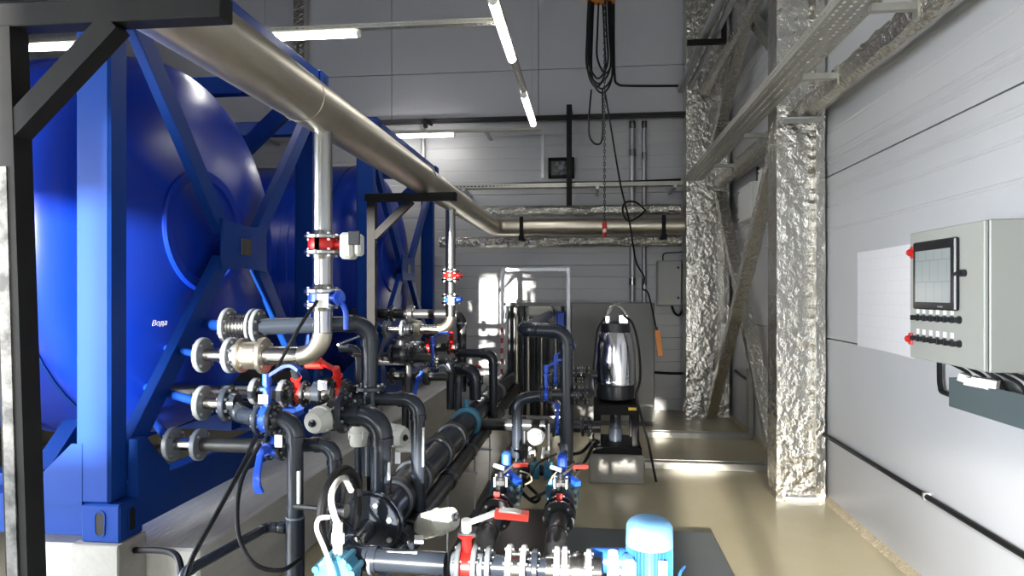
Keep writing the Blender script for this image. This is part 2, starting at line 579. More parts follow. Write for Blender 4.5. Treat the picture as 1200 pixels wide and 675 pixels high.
# =================================================================== THE SETTING
XW, YB, ZC = 1.87, 9.75, 6.6
YU_ = 9.55          # face of the upper back wall
floor = MB().box(XL, XW + .3, YR - .2, YB + .3, -0.2, 0).build('floor', 'floor', None, False); floor['kind'] = 'structure'
ceil = MB().box(XL, XW + .3, YR - .2, YB + .3, ZC, ZC + .2).build('ceiling', 'ceiling_paint', None, False); ceil['kind'] = 'structure'
wl = thing('wall_left', 'unseen left wall with window openings added for fill daylight', None, (XL, 3, 0), kind='structure')
cy = [YR - .2] + sorted({w[k] for w in FILL_WINDOWS for k in (0, 1)}) + [YJ]
cz = [0, .15, 2.7, ZC]
for ya, yb in zip(cy, cy[1:]):
    for za, zb in zip(cz, cz[1:]):
        if any(w[0] < (ya + yb) / 2 < w[1] and w[2] < (za + zb) / 2 < w[3] for w in FILL_WINDOWS):
            continue
        MB().box(XL2 - .2, XL2, ya, yb, za, zb).build('panel', 'wall_panel', wl, False)
MB().box(XL - .2, XL2 - .2, YJ, YJ + .2, 0, ZC).build('panel', 'wall_panel', wl, False)
for (ya, yb, za, zb) in ((YJ + .2, YB + .3, 0, ZC),):
    MB().box(XL - .2, XL, ya, yb, za, zb).build('panel', 'wall_panel', wl, False)

# right wall: backing sheet and lying sandwich panels with fine ribs
wr = MB().box(XW + .03, XW + .2, YR - .2, YB + .3, 0, ZC).build('wall_right', 'joint_dark', None, False); wr['kind'] = 'structure'
def ribbed_panel(z0, z1, ribs, parent, y0, y1, axis='X', face=XW, back=None, x0=None, x1=None, mat='wall_panel', g=0.004):
    """panel whose face carries shallow V ribs at the given heights"""
    prof = [(0, z0 + g), ]
    for (z, d) in sorted(ribs):
        prof += [(0, z - 0.012), (d, z - 0.004), (d, z + 0.004), (0, z + 0.012)]
    prof += [(0, z1 - g)]
    if axis == 'X':
        poly = [V((face + d, y0, z)) for d, z in prof] + [V((face + .045, y0, z1 - g)), V((face + .045, y0, z0 + g))]
        return MB().prism(poly, (0, y1 - y0, 0)).build('panel', mat, parent, False)
    poly = [V((x0, face + d, z)) for d, z in prof] + [V((x0, face + .06, z1 - g)), V((x0, face + .06, z0 + g))]
    return MB().prism(poly, (x1 - x0, 0, 0)).build('panel', mat, parent, False)
for (z0, z1) in ((0.045, 1.29), (1.29, 2.56), (2.56, 3.83), (3.83, 5.1), (5.1, ZC - .01)):
    rb = []
    for k, off in enumerate((-.42, -.24, -.13, -.10, .10, .13, .17, .34, .52)):
        z = 2.56 + off if z0 in (1.29, 2.56) else z0 + .2 + k * .11
        if z0 + .03 < z < z1 - .03:
            rb.append((z, 0.004 if k % 2 else -0.004))
    if z0 < 0.1:
        rb = []
    ribbed_panel(z0, z1, rb, wr, YR - .2, YB + .1, g=0.005)
# crumbling foam strip along the foot of the right wall
m = MB()
n = 260
vs, fs = [], []
for i in range(n + 1):
    y = 1.0 + (YB - 1.0) * i / n
    for k, (a, z) in enumerate(((0.0, 0.05), (-.012, .035), (-.022, .012), (-.03, 0.0))):
        j = noise.noise(V((y * 25, k * 3.1, 0))) * 0.012 * (k > 0)
        vs.append((XW + .002 + a + (j if k else 0), y, max(0.0005, z + j * .5)))
for i in range(n):
    for k in range(3):
        fs.append((i * 4 + k, i * 4 + k + 1, i * 4 + 5 + k, i * 4 + 4 + k))
m.add(vs, fs)
tag(m.build('baseboard_right', 'foam'), kind='structure')

# back wall: lower lying panels, upper fascia of standing panels set forward
wb = MB().box(XL, XW + .2, YB + .05, YB + .25, 0, 4.3).build('wall_back', 'joint_dark', None, False); wb['kind'] = 'structure'
for (z0, z1) in ((0.0, 1.02), (1.02, 2.04), (2.04, 3.06), (3.06, 4.12)):
    rb = [(z0 + .17 * k, 0.0035) for k in range(1, 6)]
    ribbed_panel(z0, z1, rb, wb, 0, 0, axis='Y', face=YB, x0=XL, x1=XW + .1)
wu = MB().box(XL, XW + .2, YU_ + .04, YB + .05, 4.14, ZC).build('wall_back_upper', 'joint_dark', None, False); wu['kind'] = 'structure'
xs = [XL, -8.35, -6.66, -4.72, XU(459, YU_), XU(631, YU_), XW]
for i in range(len(xs) - 1):
    for (z0, z1) in ((4.12, ZV(84, -1.5, YU_)), (ZV(84, -1.5, YU_), ZC)):
        MB().bbox(xs[i] + .004, xs[i + 1] - .004, YU_, YU_ + .06, z0 + .004, z1 - .004, .003).build('panel', 'wall_upper', wu, False)
# drip profile along the foot of the upper wall
tag(MB().box(XL, XW, YU_ - .03, YU_ + .01, 4.06, 4.12).cyl((XL, YU_ - .06, 4.10), (XW, YU_ - .06, 4.10), .018, n=10).build('trim_1', 'joint_dark', None), kind='structure')

# unseen wall behind the camera, its openings shaped for the sun patches
wrear = thing('wall_rear', 'unseen wall behind the viewpoint, windows shaped for the sun patches', None, (0, YR, 0), kind='structure')
cuts_z = [0] + sorted({w[k] for w in SUN_WINDOWS for k in (2, 3)}) + [ZC]
cuts_x = [XL] + sorted({w[k] for w in SUN_WINDOWS for k in (0, 1)}) + [XW + .2]
for z0, z1 in zip(cuts_z, cuts_z[1:]):
    for xa, xb in zip(cuts_x, cuts_x[1:]):
        zc = (z0 + z1) / 2; xc = (xa + xb) / 2
        if any(w[0] < xc < w[1] and w[2] < zc < w[3] for w in SUN_WINDOWS):
            continue
        MB().box(xa, xb, YR - .15, YR, z0, z1).build('panel', 'wall_panel', wrear, False)
for k, (x0, x1, z0, z1) in enumerate(SUN_WINDOWS):
    w = thing('window_%d' % (k + 1), 'frame of an unseen rear window shaped for the sun patches', None, ((x0 + x1) / 2, YR - .08, z0), kind='structure')
    m = MB().box(x0, x0 + .03, YR - .11, YR - .04, z0, z1).box(x1 - .03, x1, YR - .11, YR - .04, z0, z1)
    m.box(x0, x1, YR - .11, YR - .04, z0, z0 + .03).box(x0, x1, YR - .11, YR - .04, z1 - .03, z1)
    m.build('frame', 'white_plastic', w, False)
for k, (y0, y1, z0, z1) in enumerate(FILL_WINDOWS):
    w = thing('window_%d' % (k + 8), 'frame of an unseen left window added for fill daylight', None, (XL2 - .08, (y0 + y1) / 2, z0), kind='structure')
    m = MB().box(XL2 - .11, XL2 - .04, y0, y0 + .05, z0, z1).box(XL2 - .11, XL2 - .04, y1 - .05, y1, z0, z1)
    m.box(XL2 - .11, XL2 - .04, y0, y1, z0, z0 + .05).box(XL2 - .11, XL2 - .04, y0, y1, z1 - .05, z1)
    m.build('frame', 'white_plastic', w, False)

# =================================================================== STEEL FRAME WRAPPED IN FOIL (right side)
def h_profile(x0, x1, w, tf, tw):
    """H section, web along x, flanges across"""
    h = w / 2
    return [(x0, -h), (x0 + tf, -h), (x0 + tf, -tw), (x1 - tf, -tw), (x1 - tf, -h), (x1, -h),
            (x1, h), (x1 - tf, h), (x1 - tf, tw), (x0 + tf, tw), (x0 + tf, h), (x0, h)]
def h_column(label, x0, x1, yc, w, seed):
    root = thing('foil_column', label, 'column', ((x0 + x1) / 2, yc, 0), 'foil wrapped steel columns')
    foil_prism([(a, b) for a, b in h_profile(x0, x1, w, .07, .05)], (0, yc, 0.0), (0, yc, ZC), (1, 0, 0), .055, .007, seed).build('wrap', 'foil', root, ang=25)
    return root
YC = YU(936, 1.67) + .06
c1 = h_column('near foil wrapped steel column standing against the right wall', 1.48, 1.85, YC, .27, 1.0)
MB().box(1.49, 1.84, YC - .125, YC + .125, .0, .03).build('foot_plate', 'galvanised', c1, False)
c2 = h_column('far foil wrapped steel column in the back right corner', 1.27, 1.82, 9.33, .36, 5.0)
# column far left behind the tanks
tag(foil_prism([(-.08, -.08), (.08, -.08), (.08, .08), (-.08, .08)], (XU(351, 9.35), 9.40, 0), (XU(351, 9.35), 9.40, ZC), (1, 0, 0), .08, .006, 9).build('foil_post', 'foil', ang=25), 'slim foil wrapped post on the back wall above the blue tanks', 'column')

def brace(label, p0, p1, w, seed):
    return tag(foil_prism([(-w, -w * .8), (w, -w * .8), (w, w * .8), (-w, w * .8)], p0, p1, (1, 0, 0), .05, .008, seed).build('foil_brace', 'foil_fine', ang=25), label, 'brace', 'foil wrapped wall braces')
yf, yn = 9.14, YC + .14
XBR = 1.66
brace('lower foil brace slanting from the near column down to the back column foot', (1.55, yn + .02, 2.80), (1.55, 8.98, .07), .062, 2)
brace('lower foil brace slanting from the back column down to the near column foot', (1.70, yf - .02, 2.93), (1.70, 6.42, .07), .065, 3)
brace('upper foil brace rising from the near column towards the far column top', (1.76, yn, 3.42), (1.76, yf, 5.65), .06, 4)
brace('upper foil brace rising from the back column towards the near column top', (1.63, yf, 3.50), (1.63, yn, 5.30), .06, 6)
# foil wrapped beams along the wall
tag(foil_prism(circ(.085, 8), (1.70, YR + .02, 3.09), (1.70, YC - .16, 3.09), (1, 0, 0), .05, .012, 7).build('foil_beam', 'foil_fine', ang=25), 'foil wrapped beam along the right wall in front of the near column', 'beam')
tag(foil_prism(circ(.085, 8), (1.70, YC + .16, 3.09), (1.70, 9.12, 3.09), (1, 0, 0), .05, .012, 8).build('foil_beam', 'foil_fine', ang=25), 'foil wrapped beam along the right wall between the two columns', 'beam')
tag(foil_prism(circ(.06, 8), (1.50, YC + .16, 4.28), (1.50, 9.12, 4.28), (1, 0, 0), .05, .010, 10).build('foil_beam', 'foil_fine', ang=25), 'high foil wrapped beam beside the two grey conduits', 'beam')
# bracket plate where the near beam meets the column
tag(MB().box(1.50, 1.80, YC - .30, YC - .15, 2.985, 2.998).build('bracket_plate', 'galvanised', None, False), 'small flat bracket plate under the foil beam at the near column', 'bracket')

# =================================================================== CABLE TRAYS
def tray(label, p0, p1, width, wdir, hgt, cell=.05, rows=4, group='perforated cable trays', cables=0, up=(0, 0, 1)):
    p0, p1 = V(p0), V(p1); w = V(wdir).normalized(); up = V(up)
    root = thing('cable_tray', label, 'cable tray', (p0 + p1) / 2, group)
    def sheet(mb, nm):
        o = mb.build(nm, 'tray_steel', root, False)
        sm = o.modifiers.new('thickness', 'SOLIDIFY'); sm.thickness = .002; sm.offset = 0
        return o
    sheet(perforated(p0, p1, width, w, cell, rows), 'bottom_sheet')
    sheet(perforated(p0, p1, hgt, up, cell, 1, (.5, .25)), 'side_sheet')
    sheet(perforated(p0 + w * width, p1 + w * width, hgt, up, cell, 1, (.5, .25)), 'side_sheet')
    return root
ZT = 3.10
tray('perforated cable tray running along the right wall past the near column', (1.24, -1.0, ZT), (1.24, 9.05, ZT), .21, (1, 0, 0), .055, .05, 4)
for y in (2.2, 3.6, 4.7, 6.4, 7.9):
    p, q = 1.40, 1.625
    tag(MB().box(p, q, y - .02, y + .02, ZT - .045, ZT - .006).box(q - .012, q, y - .03, y + .03, ZT - .09, ZT + .04).build('tray_bracket', 'tray_steel', None, False),
        'galvanised tray bracket on the right wall, %s' % {2.2: 'nearest to the viewer', 3.6: 'second from the viewer', 4.7: 'just in front of the near column', 6.4: 'just behind the near column', 7.9: 'closest to the back wall'}[y], 'bracket', 'tray brackets on the right wall')
YT = 9.10
tray('long perforated cable tray crossing in front of the back wall', (XU(512, YT), YT, ZV(219, -.5, YT)), (1.22, YT, ZV(219, -.5, YT)), .16, (0, 1, 0), .05, .05, 3)
for u in (545, 700, 790):
    x = XU(u, 9.2)
    z = ZV(219, -.5, YT)
    tag(MB().box(x - .02, x + .02, YT - .02, YB, z - .04, z - .005).build('tray_bracket', 'galvanised', None, False), 'tray bracket on the back wall %s' % {545: 'left of the black hanger post', 700: 'behind the hoist chain', 790: 'near the corner column'}[u], 'bracket', 'tray brackets on the back wall')
# black cables lying on the back tray
zt = ZV(219, -.5, YT)
for k in range(3):
    cable('tray_cable', 'black cable lying on the back wall tray, %s' % ('front one', 'middle one', 'rear one')[k], [(XU(512, YT), YT + .03 + .04 * k, zt + .012), (-.8, YT + .035 + .04 * k, zt + .060 + .002 * k), (.4, YT + .03 + .04 * k, zt + .058), (1.2, YT + .03 + .04 * k, zt + .075)], .012, 'black_rubber', group='cables on the back tray')
# hung light rails
ZL = 3.68
XR = XU(603, 5.4)
def rail_len(label, p0, p1, wdir):
    p0, p1 = V(p0), V(p1)
    t = tray(label, p0, p1, .06, wdir, .035, .045, 1)
    return t
XR = -0.655
rail_len('perforated light rail running lengthwise over the aisle', (XR - .03, -3.0, ZL), (XR - .03, 8.15, ZL), (1, 0, 0))
YCR = YU(580, XR) 
YCR = 5.07
rail_len('perforated light rail crossing above the near blue tank', (-6.0, YCR, ZL), (XR - .04, YCR, ZL), (0, 1, 0))
far_rail = rail_len('perforated light rail crossing above the far blue tank', (-6.0, 9.15, ZV(155, -2, 9.15)), (XU(635, 9.15), 9.15, ZV(155, -2, 9.15)), (0, 1, 0))
for x in (-4.6, -3.0, -1.4):
    MB().box(x - .02, x + .02, 9.21, YB, ZV(155, -2, 9.15), ZV(155, -2, 9.15) + .03).build('wall_bracket', 'galvanised', far_rail, False)
for (x, y, lab) in ((XR, 2.0, 'nearest the viewpoint'), (XR, 4.5, 'just before the crossing rail'), (XR, 7.9, 'at the far end of the aisle rail'), (-3.2, YCR + .03, 'on the crossing rail over the near tank'), (-5.0, YCR + .03, 'at the hidden end of the crossing rail')):
    tag(MB().cyl((x, y, ZL), (x, y, ZC), .004, n=6).build('hanger_rod', 'galvanised'), 'thin steel rod hanging a light rail, ' + lab, 'hanger rod', 'light rail hanger rods')
def led(label, p0, p1):
    p0, p1 = V(p0), V(p1)
    d = (p1 - p0).normalized()
    root = thing('led_tube', label, 'light', (p0 + p1) / 2, 'led tube lights')
    w = d.cross(V((0, 0, 1)))
    m = MB().beam(p0 + V((0, 0, .032)), p1 + V((0, 0, .032)), .05, .02)
    m.build('housing', 'white_plastic', root, False)
    prof = [(.034 * math.cos(g), -.034 * math.sin(g)) for g in [PI * k / 8 for k in range(9)]]
    poly = [p0 + d * .02 + w * a + V((0, 0, .02 + b)) for a, b in prof]
    MB().prism(poly, (p1 - p0) - d * .04).build('diffuser', 'led', root)
    for q in (p0, p1 - d * .02):
        MB().prism([q + w * a * 1.05 + V((0, 0, .02 + b * 1.05)) for a, b in prof], d * .02).build('end_cap', 'white_plastic', root)
    return root
zl = ZL - .045
led('led tube on the aisle rail, upper one in front of the crossing rail', (XR, 4.62, zl), (XR, 5.84, zl))
led('led tube at the far end of the aisle rail', (XR, 6.88, zl), (XR, 8.10, zl))
xe = XU(420, YCR)
led('led tube under the crossing rail above the near blue tank', (xe - 1.2, YCR + .03, zl), (xe, YCR + .03, zl))
led('added unseen led tube further left under the crossing rail, for fill light', (xe - 3.2, YCR + .03, zl), (xe - 2.0, YCR + .03, zl))  # extra tube out of view, kept for its light
z2 = ZV(155, -2, 9.15) - .045
led('led tube low above the far blue tank on the back wall rail', (XU(533, 9.18) - 1.2, 9.18, z2), (XU(533, 9.18), 9.18, z2))

# grey conduits on black brackets up on the right
for k, (x, lab) in enumerate(((1.20, 'left one'), (1.31, 'right one'))):
    tag(MB().cyl((x, -1, 4.33 + .0 * k), (x, 9.2, 4.33), .042 - .014 * k, n=12).build('conduit', 'galvanised'), 'grey conduit pipe high along the right side, ' + lab, 'pipe', 'high grey conduits')
for (v, lab) in ((46, 'nearer one'), (121, 'farther one')):
    y = (4.29 - EYE) * 800 / (343 - v) / CS + 1.3 * SN
    root = thing('conduit_bracket', 'black angled bracket under the high conduits, ' + lab, 'bracket', (1.4, y, 4.25), 'black conduit brackets')
    MB().box(1.02, 1.42, y - .03, y + .03, 4.24, 4.288).build('arm', 'black_paint', root, False)
    MB().box(1.37, 1.42, y - .03, y + .03, 4.288, 4.52).build('upright', 'black_paint', root, False)

# =================================================================== CONCRETE PLINTHS AND BLUE TANK FRAMES
PX = -1.78
tag(MB().bbox(-2.75, PX, 2.955, 9.5, 0, .47, .012).build('concrete_plinth', 'board_concrete', None, False), 'long grey concrete plinth under the front of both blue tanks', 'plinth')
tag(MB().bbox(-8.2, -7.4, 2.955, 9.5, 0, .47, .012).build('concrete_plinth', 'board_concrete', None, False), 'concrete plinth under the rear ends of the blue tanks', 'plinth')
XF = -2.05
ZB, ZTOP = .545, 3.37
def casting(parent, x0, x1, y0, y1, z0, z1):
    """corner casting; its oval slots are black plates painting the recess shade"""
    o = MB().bbox(x0, x1, y0, y1, z0, z1, .008).build('corner_casting', 'blue_paint', parent, False)
    def slot_shade(c, nx, a, b):
        pts = []
        w, h = .022, .052
        for k in range(16):
            g = 2 * PI * k / 16
            pts.append(c + a * (w * math.cos(g)) + b * (math.copysign(h - w, math.sin(g)) + w * math.sin(g)))
        return pts, nx
    zc = (z0 + z1) / 2
    m = MB()
    for c, nx, a in ((V(((x0 + x1) / 2, y0, zc)), V((0, -1, 0)), V((1, 0, 0))), (V((x1, (y0 + y1) / 2, zc)), V((1, 0, 0)), V((0, 1, 0)))):
        pts, nx = slot_shade(c + nx * .0005, nx, a, V((0, 0, 1)))
        n = len(pts)
        inn = [p - nx * .0 + nx * .001 for p in pts]
        ctr = c + nx * .001
        m.prism(inn, nx * .0008)
        # raised welded lip around the slot
        l = MB()
        big = [c + (p - c) * 1.16 + nx * .004 for p in pts]; sm = [p + nx * .004 for p in pts]
        bb = [c + (p - c) * 1.16 for p in pts]
        l.add(big + sm + bb + [p - nx * .0 for p in pts], [(i, (i + 1) % n, n + (i + 1) % n, n + i) for i in range(n)] + [(i, (i + 1) % n, 2 * n + (i + 1) % n, 2 * n + i) for i in range(n)] + [(n + i, n + (i + 1) % n, 3 * n + (i + 1) % n, 3 * n + i) for i in range(n)])
        l.build('slot_lip', 'blue_paint', o)
    m.build('slot_shade', 'black_rubber', o)  # flat black plates paint the shade inside the openings
    return o

def tank(label, y0, y1, R, name_text=False):
    yc = (y0 + y1) / 2; zc = 1.93
    XBk = -7.9
    root = thing('tank_container', label, 'tank', ((XF + XBk) / 2, yc, .46), 'blue tank containers')
    # pads of concrete under each corner are separate things (below)
    for (x1) in (XF, XBk):
        x0 = x1 - .185 if x1 == XF else x1 - .185
        for ya in (y0, y1 - .16):
            for (za, zb) in ((ZB, ZB + .17), (ZTOP - .17, ZTOP)):
                casting(root, x0, x1, ya, ya + .16, za, zb)
            MB().bbox(x0 - .005 if x1 != XF else XF - .215, x1 - .05, ya + .002, ya + .125, ZB + .17, ZTOP - .17, .012).build('corner_post', 'blue_paint', root, False)
    xa, xb = XF - .115, XF - .015
    ya, yb = y0 + .16, y1 - .16
    MB().bbox(xa, xb, ya, yb, .565, .765, .006).build('bottom_rail', 'blue_paint', root, False)
    MB().bbox(xa, xb, ya, yb, ZTOP - .17, ZTOP - .01, .006).build('top_rail', 'blue_paint', root, False)
    MB().bbox(XBk - .15, XBk - .05, ya, yb, .565, .765, .006).build('bottom_rail', 'blue_paint', root, False)
    MB().bbox(XBk - .15, XBk - .05, ya, yb, ZTOP - .17, ZTOP - .01, .006).build('top_rail', 'blue_paint', root, False)
    for ys in (y0 + .02, y1 - .12):
        MB().bbox(XBk, XF - .185, ys, ys + .10, .565, .745, .006).build('side_rail', 'blue_paint', root, False)
        MB().bbox(XBk, XF - .185, ys, ys + .10, ZTOP - .15, ZTOP - .01, .006).build('side_rail', 'blue_paint', root, False)
        if ys > y0 + .5:
            MB().beam((XF - .22, ys + .05, ZTOP - .18), (XF - 1.15, ys + .05, 2.35), .07, .12).build('side_brace', 'blue_paint', root, False)
    # X braces in the end frame with the square centre plate
    px = XF - .075
    hy, hz = .27, .15
    ends = [(y0 + .09, .80, -1, -1), (y0 + .09, 3.10, -1, 1), (y1 - .09, .80, 1, -1), (y1 - .09, 3.10, 1, 1)]
    for (ye, ze, sy, sz) in ends:
        p, q = V((px, ye, ze)), V((px, yc + sy * (hy - .05), zc + sz * (hz - .05)))
        d = (q - p).normalized(); s = V((1, 0, 0)).cross(d)
        m = MB().beam(p, q, .012, .105, s)
        m.beam(p + s * .049 + V((-.022, 0, 0)), q + s * .049 + V((-.022, 0, 0)), .05, .010, s)
        m.beam(p - s * .049 + V((-.022, 0, 0)), q - s * .049 + V((-.022, 0, 0)), .05, .010, s)
        m.build('brace', 'blue_paint', root, False)
    poly = [(px + .008, yc + a * hy, zc + b * hz) for a, b in ((-1, -1), (-.35, -.88), (.35, -.88), (1, -1), (1, 1), (.35, .88), (-.35, .88), (-1, 1))]
    pl = MB().prism(poly, (.014, 0, 0)).build('centre_plate', 'blue_paint', root, False)
    MB().bbox(px + .022, px + .027, yc - .06, yc + .06, zc - .05, zc + .05, .002).build('nameplate', 'nameplate', pl, False)
    # gusset plates
    for (yy, sg) in ((y0 + .12, 1), (y1 - .12, -1)):
        MB().prism([(XF - .05, yy, .71), (XF - .05, yy, .98), (XF - .05, yy + sg * .06, .98), (XF - .05, yy + sg * .24, .80), (XF - .05, yy + sg * .24, .71)], (.05, 0, 0)).build('gusset', 'blue_paint', root, False)
        yg = y0 if sg > 0 else y1 - .012
        MB().prism([(XF - .18, yg, .71), (XF - .18, yg, .98), (XF - .23, yg, .98), (XF - .43, yg, .79), (XF - .43, yg, .71)], (0, .012, 0)).build('gusset', 'blue_paint', root, False)
    # shell with dished head
    prof = []
    rim = -2.62; dish = .40
    for k in range(15):
        g = (PI / 2) * k / 14
        prof.append((dish * (1 - math.sin(PI / 2 - g) ** 1.0) , R * math.sin(g) ** .92 if k else 0.001))
    ex = [( (rim + dish) - t, r) for t, r in prof]
    m = MB().lathe((0, yc, zc), (-1, 0, 0), [(-x, r) for x, r in ex] + [(3.05, R), (3.06, R + .012), (3.14, R + .012), (3.15, R), (7.55, R), (7.8, R * .8), (7.9, .01)], 64)
    sh = m.build('tank_shell', 'blue_shell', root, ang=50)
    # weld seam, manway pad with ring
    MB().lathe((rim - .03, yc, zc), (-1, 0, 0), [(0, R), (.0, R + .006), (.02, R + .006), (.02, R)], 64, False).build('weld_seam', 'blue_paint', sh)
    MB().lathe((rim + dish - .055, yc - .22, zc + .08), (1, -.09, .03), [(0, .36), (.045, .36), (.055, .35), (.055, .30), (.04, .29), (.04, .01)], 48).build('manway_cover', 'blue_shell', sh)
    # saddle
    MB().prism([(-2.75, yc - .8, .745), (-2.75, yc + .8, .745), (-2.75, yc + .55, .98), (-2.75, yc - .55, .98)], (-.10, 0, 0)).build('saddle', 'blue_paint', root, False)
    for ys in (y0 + .14, y1 - .3):
        MB().box(-2.85, -2.7, ys, ys + .14, .60, .80).build('saddle_bracket', 'blue_paint', root, False)
    return root, sh
A0, A1 = 2.79, 5.22
B0, B1 = 6.47, 9.22
tA, shA = tank('near blue tank in a steel frame at the left front', A0, A1, 1.13)
tB, shB = tank('far blue tank in a steel frame next to the back wall', B0, B1, 1.20)
for (y, who) in ((A0, 'under the near tank, front corner'), (A1 - .16, 'under the near tank, rear corner'), (B0, 'under the far tank, front corner'), (B1 - .16, 'under the far tank, rear corner')):
    tag(MB().bbox(XF - .21, XF + .015, y - .03, y + .165, 0 if y == A0 else .47, ZB, .006).build('concrete_pad', 'concrete', None, False), 'small concrete pad on the plinth ' + who, 'block', 'concrete corner pads')
    tag(MB().bbox(-8.085, -7.89, y, y + .165, 0 if y == A0 else .47, ZB, .006).build('concrete_pad', 'concrete', None, False), 'hidden concrete pad on the rear plinth ' + who, 'block', 'concrete corner pads')
# handwritten chalk mark on the near head
def head_x(y, z, yc, R):
    r = math.hypot(y - yc, z - 1.93)
    g = math.asin(min(1, (min(r / R, 1)) ** (1 / .92)))
    return -2.62 + .40 - .40 * (1 - math.cos(g))
cu = bpy.data.curves.new('chalk_mark', 'FONT')
cu.body = 'Вода'; cu.size = .042; cu.shear = .25; cu.extrude = .0005
tmp = bpy.data.objects.new('chalk_tmp', cu); COL.objects.link(tmp)
me_ = bpy.data.meshes.new_from_object(tmp.evaluated_get(bpy.context.evaluated_depsgraph_get()))
bpy.data.objects.remove(tmp)
tx = bpy.data.objects.new('chalk_mark', me_)
COL.objects.link(tx)
me_.materials.clear(); tx.data.materials.append(MATS['chalk'])
yy, zz = 3.36, 1.475
xx = head_x(yy + .07, zz, (A0 + A1) / 2, 1.13)
tx.parent = shA
tx.location = V((xx + .02, yy, zz)) - world_loc(shA)
# local surface tilt around z so the mark lies on the dished head
x_a, x_b = head_x(yy - .0, zz, (A0 + A1) / 2, 1.13), head_x(yy + .16, zz, (A0 + A1) / 2, 1.13)
tx.rotation_euler = (PI / 2, 0, PI / 2 - math.atan2(x_b - x_a, .16))

# =================================================================== BIG STEEL PIPE
XP, ZP, RP = -1.27, 2.52, .1095
YP = 9.02
rootp = pipe_run('steel_main', 'thick stainless steel pipe running over the tanks and along the back wall', [(XP, YR + .02, ZP), (XP, YP, ZP), (1.22, YP, ZP)], RP, 'steel_pipe', bend=.17, elbows=False, n=32)
for y in (2.9, 5.6, 8.1):
    MB().lathe((XP, y, ZP), (0, 1, 0), [(0, RP), (.003, RP + .0025), (.009, RP + .0025), (.012, RP)], 32, False).build('weld_bead', 'steel_pipe', rootp)
# foil insulated pipes above and below it on the back wall
for (v, r, yy, lab, sd) in ((247, .072, 9.35, 'foil insulated pipe above the steel pipe on the back wall', 11), (283, .078, 9.30, 'foil insulated pipe below the steel pipe on the back wall', 12)):
    z = ZV(v, -.3, yy)
    tag(foil_prism(circ(r, 12), (-2.05 if v == 283 else XU(565, yy), yy, z), (1.22, yy, z), (0, 0, 1), .04, .010, sd).build('insulated_pipe', 'foil_fine', ang=25), lab, 'pipe', 'foil insulated pipes')
# black clamps holding the steel pipe on the back wall
for u in (611, 778):
    x = XU(u, 8.9)
    root = thing('pipe_clamp', 'black clamp bracket around the steel pipe, ' + ('left one' if u == 611 else 'right one'), 'bracket', (x, 9.0, ZP - .2), 'black pipe clamps')
    MB().box(x - .025, x + .025, 8.885, 8.905, ZP - .17, ZP + .125).box(x - .025, x + .025, 8.905, YB, ZP - .17, ZP - .14).build('arm', 'black_paint', root, False)
    MB().box(x - .035, x + .035, 8.86, 8.884, ZP - .19, ZP - .12).build('nut_block', 'black_paint', root, False)

def pipe_stand(label, y, xpost, xend, tilt=0.0):
    s = .062
    zt = ZP - RP
    root = thing('pipe_stand', label, 'stand', (xpost, y, 0), 'black square tube pipe stands')
    MB().beam((xpost + tilt, y, 0), (xpost, y, zt - s), s, s, (0, 1, 0)).build('post', 'black_paint', root, False)
    MB().bbox(xpost - s / 2 - .02, xend, y - s / 2, y + s / 2, zt - s, zt, .003).build('arm', 'black_paint', root, False)
    MB().beam((xpost + .02, y, zt - s - .27), (xpost + .31, y, zt - s + .005), s * .9, s * .9, (0, 1, 0)).build('strut', 'black_paint', root, False)
    MB().box(xpost + tilt - .08, xpost + tilt + .08, y - .08, y + .08, 0, .01).build('base_plate', 'black_paint', root, False)
    MB().sweep([(XP + (RP + .006) * math.cos(g), y, ZP + (RP + .006) * math.sin(g)) for g in [PI * k / 12 for k in range(13)]], .006, 8).build('u_bolt', 'bolt_steel', root)
    return root
Y1 = 1.66
st = pipe_stand('black square tube stand at the left edge carrying the steel pipe', Y1, XU(10, Y1), XU(266, Y1), tilt=.085)
p = V((XU(6, Y1), Y1 - .034, 0))
xq = XU(12, Y1)
# scuffed galvanised strip screwed to the near face of the stand
MB().beam((xq + .055, Y1 - .033, .35), (xq + .005, Y1 - .033, 1.98), .030, .004, (0, 1, 0)).build('worn_strip', 'scuffed', st, False)
Y2 = 5.10
pipe_stand('black square tube stand in front of the far tank carrying the steel pipe', Y2, XU(436, Y2), XU(535, Y2))
# hanger post of the back tray
x = XU(667, 9.0)
tag(MB().box(x - .035, x + .035, 8.98, 9.05, ZV(241, x, 9.0), 4.12).box(x - .035, x + .035, 9.05, 9.52, 4.06, 4.12).build('hanger_post', 'black_paint', None, False), 'black square hanger post dropping from the upper back wall', 'post')

# =================================================================== PIPEWORK OF THE NEAR TANK
XH = -2.26    # where the stubs leave the dished head
def stub(root, yh, y, z, x1, r=.03, mat='blue_paint', dz=0.0):
    """blue nozzle from the dished head at (yh, z + dz) slanting out to the flange"""
    h = V((head_x(yh, z + dz, (A0 + A1) / 2, 1.13) - .03, yh, z + dz))
    return MB().sweep(catmull([h, h.lerp(V((x1, y, z)), .5), V((x1, y, z))], 4), r, 14).build('tank_stub', mat, root)
FLM = 'flange_grey'
AX = V((1, 0, 0)); UP = V((0, 0, 1)); AY = V((0, 1, 0))

